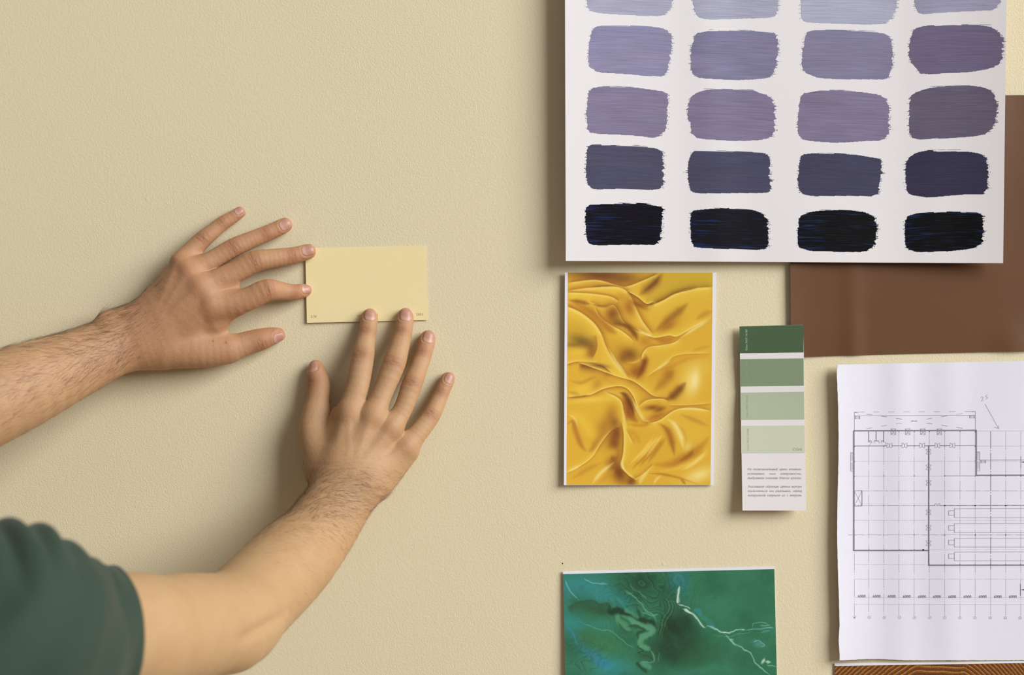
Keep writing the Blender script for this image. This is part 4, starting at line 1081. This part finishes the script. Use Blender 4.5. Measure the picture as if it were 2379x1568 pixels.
FX0, FX1 = -.392, -.045
gx_ = axis((-1.0, -.53, .012), (-.53, FX0, .0024), (FX0, FX1, .00105), (FX1, 0.0, .006))
gy_ = axis((-.72, -.50, .012), (-.50, -.36, .005), (-.36, -.068, .0022), (-.068, .012, .00105))
gz_ = axis((Z0 - 1.66, Z0 - .36, .013), (Z0 - .36, Z0 - .172, .0022), (Z0 - .172, Z0 + .140, .00105), (Z0 + .140, Z0 + .30, .012))
import time; _t = time.time()
body_v, body_q = iso_mesh(BODY, gx_, gy_, gz_)
print('maxy', body_v[body_v[:,1].argmax()], 'body', len(body_v), len(body_q), round(time.time() - _t, 1))

def normals_of(v, q):
    fn = np.cross(v[q[:, 2]] - v[q[:, 0]], v[q[:, 3]] - v[q[:, 1]]); n = np.zeros_like(v)
    for c in range(4): np.add.at(n, q[:, c], fn)
    return n / (np.linalg.norm(n, axis=1)[:, None] + 1e-15)

# ---- fine relief of the skin: creases over the joints, nail folds, tendons; and its colour
FING = {}
for side, dct in (('L', LF), ('R', RF)):
    for f, p in dct.items():
        FING[side + f] = [(PV(a[0], a[1], a[2]), a[3] * mpp(a[2])) for a in p]
# nail: roll about the finger axis (degrees), start and end along the axis from the tip centre (in tip radii), half width (in radii)
NAIL = {'Lpinky': (-12, -1.05, .80, .72), 'Lring': (6, -1.1, .82, .80), 'Lmiddle': (-8, -1.2, .80, .78), 'Lindex': (-12, -1.1, .74, .78), 'Lthumb': (36, -1.0, .72, .74),
        'Rindex': (10, -1.05, .84, .80), 'Rmiddle': (10, -1.15, .84, .82), 'Rring': (12, -1.15, .82, .80), 'Rpinky': (14, -1.1, .82, .78), 'Rthumb': (-34, -1.0, .80, .78)}
def nail_frame(key):
    (T, rt), (Q, rq) = FING[key][0], FING[key][2]
    u = N3(T - Q); n = N3(NV - (NV @ u) * u); l = np.cross(u, n)
    a = math.radians(NAIL[key][0]); n2 = n * math.cos(a) + l * math.sin(a)
    return T, FING[key][1][1], u, n2, np.cross(u, n2)
nrm = normals_of(body_v, body_q)
disp = np.zeros(len(body_v)); red = np.zeros(len(body_v)); tan_ = np.zeros(len(body_v))
rngb = np.random.default_rng(4)
for key, js in FING.items():
    thumb = key.endswith('thumb')
    T, r, u, n, l = nail_frame(key)
    q = body_v - T; s = q @ u; w = q @ l; d = q @ n
    m = (np.abs(s) < 3 * r) & (np.abs(w) < 1.6 * r) & (d > -.2 * r) & (d < 2 * r)
    roll, s0, s1, hw = NAIL[key]
    sc_ = ((s1 + s0) / 2) * r; sh = ((s1 - s0) / 2) * r
    ee = (np.abs((s - sc_) / sh) ** 3 + np.abs(w / (hw * r)) ** 3) ** (1 / 3.0)
    disp += np.where(m, .00030 * np.exp(-((ee - 1.16) / .13) ** 2) * (s < sc_ + sh * .75) - .00025 * (ee < 1.0), 0)
    red += np.where((np.linalg.norm(q, axis=1) < 3.2 * r), .55 * np.exp(-(np.linalg.norm(q, axis=1) / (1.9 * r)) ** 2), 0)
    joints = [(2, .0003, 3), (4, .0006, 5)] if not thumb else [(2, .0005, 4)]
    for ji, dep, nl in joints:
        J, rj = js[ji]; a = js[ji - 1][0]; b = js[min(ji + 1, len(js) - 1)][0]
        uj = N3(a - b); nj = N3(NV - (NV @ uj) * uj)
        if thumb: nj = N3(nj * math.cos(math.radians(roll)) + np.cross(uj, nj) * math.sin(math.radians(roll)))
        lj = np.cross(uj, nj)
        q = body_v - J; s = q @ uj; w = q @ lj; d = q @ nj
        m = (np.abs(s) < 2.2 * rj) & (np.abs(w) < 1.3 * rj) & (d > 0) & (d < 1.7 * rj)
        env = np.where(m, np.exp(-(w / (.62 * rj)) ** 4), 0)
        for i in range(nl):
            off = (i - (nl - 1) / 2) * (.0021 if nl > 3 else .0016) + rngb.uniform(-.0004, .0004)
            cv_ = .10 * (off / .003) * (w / rj) ** 2 * rj * 2 + .0003 * np.sin(w / rj * 5 + i * 2)
            disp -= env * dep * (1 - .18 * abs(i - (nl - 1) / 2)) * np.exp(-((s - off - cv_) / .00055) ** 2)
        disp += env * .0006 * np.exp(-(s / (.55 * rj)) ** 2)
        red += np.where(m, .5 * np.exp(-(s / (.8 * rj)) ** 2 - (w / rj) ** 2), 0)
        tan_ += np.where(m, .45 * np.exp(-(s / (.55 * rj)) ** 2 - (w / (.7 * rj)) ** 2), 0)
    if not thumb:
        # knuckle and tendon on the back of the hand
        J, rj = js[-1]; wr = PV(345, 782, .032) if key[0] == 'L' else PV(815, 1110, .047)
        q = body_v - J; dorsal = nrm @ NV
        lat = np.linalg.norm(q - np.outer(q @ NV, NV), axis=1)
        disp += np.where(dorsal > .1, .0007 * np.exp(-(lat / .010) ** 2), 0) * dorsal
        red += np.where(dorsal > 0, .35 * np.exp(-(lat / .009) ** 2), 0)
        ax = wr - J; L = np.linalg.norm(ax[[0, 2]]); a2 = ax / L; t = (q[:, 0] * a2[0] + q[:, 2] * a2[2]); pr = np.abs(q[:, 0] * a2[2] - q[:, 2] * a2[0])
        env = np.clip(t / .01, 0, 1) * np.clip((L * .75 - t) / .02, 0, 1)
        disp += np.where(dorsal > .2, .00045 * env * np.exp(-(pr / .0032) ** 2), 0)
# soft furrow between the muscles below the right elbow
k_ = K * (D + body_v[:, 1]) / D; x_ = W / 2 + body_v[:, 0] / k_; y_ = H / 2 - (body_v[:, 2] - Z0) / k_
t_ = np.clip(((x_ - 545) * 140 + (y_ - 1496) * -82) / (140 ** 2 + 82 ** 2), 0, 1); dd_ = np.hypot(x_ - 545 - 140 * t_, y_ - 1496 + 82 * t_)
disp -= .0034 * np.exp(-(dd_ / 15) ** 2) * np.sin(np.pi * np.clip(t_ * .96 + .02, 0, 1)) * (body_v[:, 1] < -.10) * (nrm @ NV > .1)
hand_zone = (body_v[:, 2] > Z0 - .40) & (body_v[:, 0] > -.53) & (body_v[:, 1] > -.40)
disp *= hand_zone
body_v2 = body_v + nrm * disp[:, None]
# finger pads are pressed flat on the wall and on the card
def pads(v):
    k_ = K * (D + v[:, 1]) / D; x_ = W / 2 + v[:, 0] / k_; y_ = H / 2 - (v[:, 2] - Z0) / k_
    u_ = np.clip((x_ - 711) / 281, 0, 1); w_ = np.clip((y_ - 573) / 174, 0, 1)
    on = (x_ > 706) & (x_ < 996) & (y_ > 566) & (y_ < 754)
    v[:, 1] = np.minimum(v[:, 1], np.where(on, -(.0012 + .0014 * (1 - u_) ** 2 + .0005 * w_ + .00015), -.0004))
pads(body_v2)
pxs = W / 2 + body_v[:, 0] / (K * (D + body_v[:, 1]) / D); pys = H / 2 - (body_v[:, 2] - Z0) / (K * (D + body_v[:, 1]) / D)
base = np.array((194, 158, 117.))
skin = np.tile(base, (len(body_v), 1))
def mixc(col, w): 
    global skin
    w = np.clip(w, 0, 1)[:, None]; skin = skin * (1 - w) + np.array(col, float) * w
left = (pxs < 780) & (pys < 1060) & (body_v[:, 1] > -.2) & ~((pxs > 688) & (pys > 815))
mixc((190, 146, 109), left * .9)
mixc((199, 161, 121), left * np.clip((330 - pxs) / 160, 0, 1))
mixc((194, 162, 120), np.clip((-body_v[:, 1] - .07) / .12, 0, 1) * (~left))
mixc((186, 122, 90), red * .55)
mixc((136, 88, 58), tan_ * .8)
for mx, my in ((495, 792), (525, 796)): mixc((100, 66, 48), .5 * np.exp(-((pxs - mx) ** 2 + (pys - my) ** 2) / 5.0))
print('skin', round(time.time() - _t, 1))

t = NT('skin')
ac = t.n('ShaderNodeAttribute', attribute_name='Col').outputs['Color']
co = t.obj()
m1 = t.noise(co, 55, 3, .6); m2 = t.noise(co, 320, 2, .5); m3 = t.noise(co, 1500, 2, .6)
c1 = t.mix(t.math('MULTIPLY', m1.outputs[0], .55), ac, (.80, .62, .52, 1), 'MULTIPLY')
c1 = t.mix(t.math('MULTIPLY', m2.outputs[0], .25), c1, (.84, .70, .62, 1), 'MULTIPLY')
t.to(c1, 'Base Color')
vo = t.n('ShaderNodeTexVoronoi', {'Vector': co, 'Scale': 1300.0}, feature='DISTANCE_TO_EDGE')
pores = t.ramp(vo.outputs['Distance'], [(0.0, (0, 0, 0)), (.18, (1, 1, 1))])
hh = t.math('ADD', t.math('MULTIPLY', pores, .35), t.math('ADD', m3.outputs[0], t.math('MULTIPLY', m2.outputs[0], 2.2)))
t.to(t.bump(hh, .32, .0005), 'Normal')
t.set(Roughness=.50)
t.b.inputs['Specular IOR Level'].default_value = .38
t.b.inputs['Subsurface Weight'].default_value = .22
t.b.inputs['Subsurface Radius'].default_value = (1.0, .38, .20)
t.b.inputs['Subsurface Scale'].default_value = .005
SKIN = t.m
person = bpy.data.objects.new('person', None); COL.objects.link(person)
person.location = (-.565, -.50, 0); person.empty_display_size = .1
tag(person, 'person in a green short-sleeved shirt pressing a yellow card to the wall with both hands', 'person')
def own(o):
    """parent to the person, keeping world place"""
    o.parent = person; o.matrix_parent_inverse = person.matrix_world.inverted(); return o
bpy.context.view_layer.update()
body_o = own(np_mesh('body', body_v2, body_q, SKIN, None, True, lin_np(skin)))

# ---- finger nails
NAILM = attr_mat('nail', .36, .4)
body_near = Blend([fing_L, fing_R], .001)
for key in NAIL:
    T, r, u, n, l = nail_frame(key)
    roll, s0, s1, hw = NAIL[key]
    f = body_near.keep(T, r * 3)
    NS, NW = 16, 14
    G = []; C = []
    for i in range(NS + 1):
        for j in range(NW + 1):
            a, b = -1 + 2 * i / NS, -1 + 2 * j / NW
            # square -> superellipse
            k = (abs(a) ** 3 + abs(b) ** 3) ** (1 / 3.0); m = max(abs(a), abs(b)); g = m / k if k > 1e-6 else 1
            a2, b2 = a * g, b * g * (1 + .06 * a)
            G.append((a2, b2, m))
    G = np.array(G)
    s1 = min(s1, .80 * FING[key][0][1] / r)
    s = ((s0 + s1) / 2 + G[:, 0] * (s1 - s0) / 2) * r; ph = G[:, 1] * hw * 1.22
    dr = np.outer(np.cos(ph), n) + np.outer(np.sin(ph), l)
    p = T + np.outer(s, u) + dr * 2.0 * r
    for _ in range(36): p = p - dr * (np.clip(f(p), -.002, .004) * .8)[:, None]
    lift = .00032 - .0005 * np.clip((G[:, 2] - .86) / .14, 0, 1) * (G[:, 0] < .75)
    p = p + dr * lift[:, None]
    nail_c = np.tile(np.array((184, 134, 114.)), (len(p), 1))
    lun_gloss = np.clip((-.36 - G[:, 0] + .28 * G[:, 1] ** 2) / .16, 0, 1)[:, None]; nail_c = nail_c * (1 - .5 * lun_gloss) + np.array((206, 170, 148.)) * .5 * lun_gloss  # pale lunula, with the gloss on the nail base painted into it
    tip = np.clip((G[:, 0] - .86 + .10 * G[:, 1] ** 2) / .10, 0, 1)[:, None]; nail_c = nail_c * (1 - .6 * tip) + np.array((206, 158, 124.)) * .6 * tip
    rim = np.clip((G[:, 2] - .84) / .16, 0, 1)[:, None]; nail_c = nail_c * (1 - .35 * rim) + np.array((158, 104, 78.)) * .35 * rim
    jj, ii = np.meshgrid(np.arange(NS), np.arange(NW), indexing='ij'); g = (jj * (NW + 1) + ii).ravel()
    Q = np.stack([g, g + 1, g + NW + 2, g + NW + 1], 1)
    if np.dot(np.cross(p[Q[100, 1]] - p[Q[100, 0]], p[Q[100, 3]] - p[Q[100, 0]]), n) < 0: Q = Q[:, ::-1]
    o = np_mesh('fingernail', p, Q, NAILM, None, True, lin_np(nail_c))
    own(o)
# ---- shirt
KEEP[0] = .075
hem_a = PV(257, 1474, .352)
ax_s = N3(PV(296, 1476, .333) - PV(120, 1462, .418)); hem_n = N3(np.array((.83, .55, -.07)))
sleeve_R = [Cone(PV(345, 1480, .306), PV(250, 1476, .355), .0445, .0490), Cone(PV(250, 1476, .355), PV(150, 1490, .405), .0490, .0560), Cone(PV(150, 1490, .405), PV(10, 1492, .46), .0560, .080), Cone(PV(10, 1492, .46), sh_R + np.array((-.02, 0, 0)), .080, .082)]
el_L = PV(-330, 1075, .180); hemL = sh_L + (el_L - sh_L) * .50
sleeve_L = [Cone(sh_L + (el_L - sh_L) * .62, sh_L, .058, .080)]
shirt_t = Blend([Cone(X_(-.71, .49, -.265), X_(-.42, .49, -.265), .085, .085), Cone(X_(-.565, .50, -.30), X_(-.565, .50, -.48), .172, .165, .122, .118),
                 Cone(X_(-.565, .50, -.48), X_(-.565, .50, -.80), .165, .180, .118, .135), Cone(X_(-.70, .49, -.20), X_(-.57, .49, -.135), .066, .074), Cone(X_(-.43, .48, -.20), X_(-.56, .49, -.135), .066, .074)], .05)
SHIRT = Blend([shirt_t, Blend(sleeve_R, .012), Blend(sleeve_L, .012)], .04)
sv, sq_ = iso_mesh(SHIRT, axis((-1.0, -.50, .008), (-.50, -.24, .003)), axis((-.72, -.55, .008), (-.55, -.25, .003)), axis((Z0 - .96, Z0 - .40, .010), (Z0 - .40, Z0 - .06, .003), (Z0 - .06, Z0 + .02, .006)), 24, 1)
me = bpy.data.meshes.new('shirt')
bm = bmesh.new()
vs_ = [bm.verts.new(p) for p in sv]
for f in sq_: 
    try: bm.faces.new([vs_[i] for i in f])
    except ValueError: pass
def cut(co, no, test):
    g = [f for f in bm.faces if test(f.calc_center_median())]
    es = set(e for f in g for e in f.edges); vv = set(v for f in g for v in f.verts)
    bmesh.ops.bisect_plane(bm, geom=list(vv) + list(es) + g, plane_co=co, plane_no=no, clear_outer=True)
cut(Vector(hem_a), Vector(hem_n), lambda c: c.x > -.36)
axL = N3(el_L - sh_L)
cut(Vector(hemL), Vector(axL), lambda c: (np.array(c) - hemL) @ axL > -.05 and c.y > -.40 and c.x < -.42)
cut(Vector(X_(-.56, .48, -.098)), Vector((0, .25, 1)).normalized(), lambda c: c.z > Z0 - .16)
cut(Vector((0, 0, Z0 - .84)), Vector((0, 0, -1)), lambda c: c.z < Z0 - .7)
# gathered folds running round the sleeve, deepest along its top
a0 = PV(10, 1452, .46); 
bm.normal_update()
rs = random.Random(3)
for v in bm.verts:
    q = np.array(v.co) - hem_a; s = -(q @ hem_n)
    if v.co.x > -.46 and v.co.y > -.60:
        rad = q + (q @ ax_s) * -ax_s; rr = np.linalg.norm(rad); rad = rad / (rr + 1e-9)
        top = max(0.0, rad[2]) ** 2.6
        ang = math.atan2(rad[2], -rad[1])
        ph = s / .0215 * 2 * math.pi + 1.1 * math.sin(ang * 2 + 1) + .8
        env = np.clip(s / .012, 0, 1) * np.clip((.19 - s) / .05, 0, 1)
        dsp = top * env * .0040 * (abs(math.sin(ph / 2)) ** 1.2 * 2 - 1.1)
        dsp += env * .0022 * math.sin(s / .05 * 2 * math.pi + ang * 2.2) * (1 - .5 * top)
        dsp += .0018 * math.exp(-sq((s - .002) / .004))          # turned hem
        dsp -= .0010 * math.exp(-sq((s - .018) / .0022)) * (1 - top)
        v.co += v.normal * dsp
    else:
        v.co += v.normal * (.003 * math.sin(v.co.z * 38 + v.co.x * 17) * math.sin(v.co.x * 25 + v.co.y * 30))
bm.to_mesh(me); bm.free()
tsh = NT('jersey_cloth')
cs = tsh.obj(); nz1 = tsh.noise(cs, 12, 3, .5); nz2 = tsh.noise(cs, 1400, 2, .6)
tsh.to(tsh.mix(nz1.outputs[0], rgba((48, 63, 52)), rgba((56, 72, 59))), 'Base Color')
tsh.to(tsh.bump(nz2.outputs[0], .3, .0006), 'Normal')
tsh.set(Roughness=.85); tsh.b.inputs['Specular IOR Level'].default_value = .2
tsh.b.inputs['Sheen Weight'].default_value = .12; tsh.b.inputs['Sheen Roughness'].default_value = .4
shirt = own(finish(me, 'shirt', tsh.m, None, True, None))
sd = shirt.modifiers.new('cloth_thickness', 'SOLIDIFY'); sd.thickness = .0016; sd.offset = -1

# ---- trousers, shoes, hair: out of the frame, kept plain
def blob_mesh(name, sdf, st, lo, hi, mat):
    v, q = iso_mesh(sdf, axis((lo[0], hi[0], st)), axis((lo[1], hi[1], st)), axis((lo[2], hi[2], st)), 24, 1)
    return own(np_mesh(name, v, q, mat, None, True))
TRO = Blend([Cone(X_(-.565, .50, -.74), X_(-.565, .50, -.86), .168, .165, .115, .115)] + [c for sx_ in (-1, 1) for c in (Cone(X_(-.565 + .078 * sx_, .50, -.80), X_(-.565 + .085 * sx_, .49, -1.12), .098, .078), Cone(X_(-.565 + .085 * sx_, .49, -1.12), X_(-.565 + .09 * sx_, .50, -1.50), .075, .062))], .03)
blob_mesh('trousers', TRO, .012, (-.80, -.70, .02), (-.33, -.30, Z0 - .60), plain('denim', (52, 58, 74), .85))
for sx_ in (-1, 1):
    c = -.565 + .09 * sx_
    SH = Blend([Cone(X_(c, .53, -1.545), X_(c + .01 * sx_, .36, -1.553), .046, .044, .05, .043), Cone(X_(c, .50, -1.53), X_(c, .50, -1.49), .050, .046)], .03)
    blob_mesh('shoe', SH, .008, (c - .09, -.64, .0), (c + .09, -.26, .20), plain('shoe_leather', (58, 50, 44), .5))
th = NT('dark_hair')
mp_ = th.n('ShaderNodeMapping', {'Vector': th.obj(), 'Scale': (420, 420, 26)})
hs_ = th.noise(mp_.outputs[0], 1.0, 3, .6, 1.2)
th.to(th.mix(hs_.outputs[0], rgba((24, 17, 13)), rgba((70, 52, 40))), 'Base Color'); th.to(th.bump(hs_.outputs[0], .9, .003), 'Normal'); th.set(Roughness=.6)
HAIRM = th.m
HAIRB = Blend([Cone(hd(0, -.035, .045), hd(0, .02, .062), .086, .080, .088, .076, (0, 0, 1)), Cone(hd(0, -.045, .0), hd(0, -.05, -.05), .072, .05)], .03)
blob_mesh('hair', HAIRB, .008, tuple(HC - np.array((.14, .18, .14))), tuple(HC + np.array((.14, .075, .20))), HAIRM)
EYE = plain('eye', (60, 44, 34), .15)
for sx_ in (-1, 1):
    blob_mesh('eye', Blend([Cone(hd(.031 * sx_, .079, -.001), hd(.0312 * sx_, .079, -.001), .011, .011)], .001), .003, tuple(hd(.031 * sx_ - .02, .055, -.02)), tuple(hd(.031 * sx_ + .02, .105, .02)), EYE)

# ---- fine hair on the arms
def arm_hair():
    rng = np.random.default_rng(12)
    v, q = body_v2, body_q
    c = v[q].mean(1); ar = .5 * np.linalg.norm(np.cross(v[q[:, 2]] - v[q[:, 0]], v[q[:, 3]] - v[q[:, 1]]), axis=1)
    nf = nrm[q[:, 0]]
    px = W / 2 + c[:, 0] / (K * (D + c[:, 1]) / D); py = H / 2 - (c[:, 2] - Z0) / (K * (D + c[:, 1]) / D)
    up = nf @ NV
    arm_l = (px < 400) & (py < 1080) & (c[:, 1] > -.2) & (c[:, 0] > -.56)
    # distance below the upper edge of the left forearm, 0 .. 1 across
    yc = np.interp(px, [0, 175, 246, 320, 400], [927, 845, 813, 786, 750]); off = (py - yc) / 90
    dl = np.exp(-((px - 250) / 120) ** 2) * .6 + .4
    dl = dl * np.where(off > .35, np.clip((.95 - off) / .6, .06, 1), 1) * np.clip((390 - px) / 110, 0, 1) * (up > -.25)
    arm_r = (px > 560) & (px < 1000) & (py > 1010) & (c[:, 1] > -.17) & ~arm_l
    dr = np.exp(-(((px - 770) / 95) ** 2 + ((py - 1150) / 70) ** 2)) * 1.5 + .45 * np.exp(-((py - 1170) / 80) ** 2) + .05 * (py > 1150)
    dr = dr * np.where((py < 1090), np.clip((py - 1010) / 80, 0, 1) * .7, 1) * (up > -.3)
    wgt = ar * (arm_l * dl + arm_r * dr); cs_ = np.cumsum(wgt); n = 6800
    pick = np.searchsorted(cs_, rng.uniform(0, cs_[-1], n)); pick = np.clip(pick, 0, len(q) - 1)
    V, F = [], []
    for f in pick:
        p = v[q[f]]; a, b = rng.random(2); root = (p[0] * (1 - a) + p[1] * a) * (1 - b) + (p[3] * (1 - a) + p[2] * a) * b
        nn = nf[f]; x, y = px[f], py[f]
        if arm_l[f]:
            o_ = off[f]; d = np.array((.90, -.12, .44 - .42 * max(0, o_) + (.25 if x > 270 else 0))); L = rng.uniform(.009, .019); lift = .20
            if x > 300: L *= .55
        else:
            tx = np.clip((x - 720) / 180, 0, 1)
            d = np.array((.92, -.1, .42 - .75 * tx)); L = rng.uniform(.005, .0115); lift = .26
            if y < 1080: L *= .5
            if x < 740: d = np.array((.5, -.1, .75)); lift = .5
            if y > 1215: d = np.array((.75, 0, -.35)); L *= .8
        d = d + rng.normal(0, .16, 3); d = N3(d - (d @ nn) * nn)
        r = rng.uniform(.000026, .000048) * (1.15 if arm_l[f] else 1.0); S = 4
        sd_ = np.cross(d, nn); bend = rng.normal(0, .22)
        pts = [root + d * L * t_ + nn * L * (lift * t_ - .75 * lift * t_ * t_) + sd_ * L * bend * t_ * t_ for t_ in np.linspace(0, 1, S + 1)]
        i0 = len(V)
        for k, pp in enumerate(pts):
            rr = r * (1 - .8 * k / S)
            for e in range(3):
                an = e * 2.094; V.append(pp + (sd_ * math.cos(an) + nn * math.sin(an)) * rr)
        for k in range(S):
            for e in range(3):
                a1 = i0 + 3 * k + e; b1 = i0 + 3 * k + (e + 1) % 3; F.append((a1, b1, b1 + 3, a1 + 3))
    o = own(np_mesh('arm_hair', np.array(V), np.array(F), plain('body_hair', (82, 52, 36), .5), None, False))
    o['kind'] = 'stuff'
arm_hair()

# ---- floor under the person
fl = mesh_obj('floor', [(-3, -4, 0), (3, -4, 0), (3, 0, 0), (-3, 0, 0), (-3, -4, -.05), (3, -4, -.05), (3, 0, -.05), (-3, 0, -.05)],
              [(0, 1, 2, 3), (7, 6, 5, 4), (0, 4, 5, 1), (1, 5, 6, 2), (2, 6, 7, 3), (3, 7, 4, 0)], plain('floor_boards', (150, 120, 92), .5, .2, 30))
fl['kind'] = 'structure'
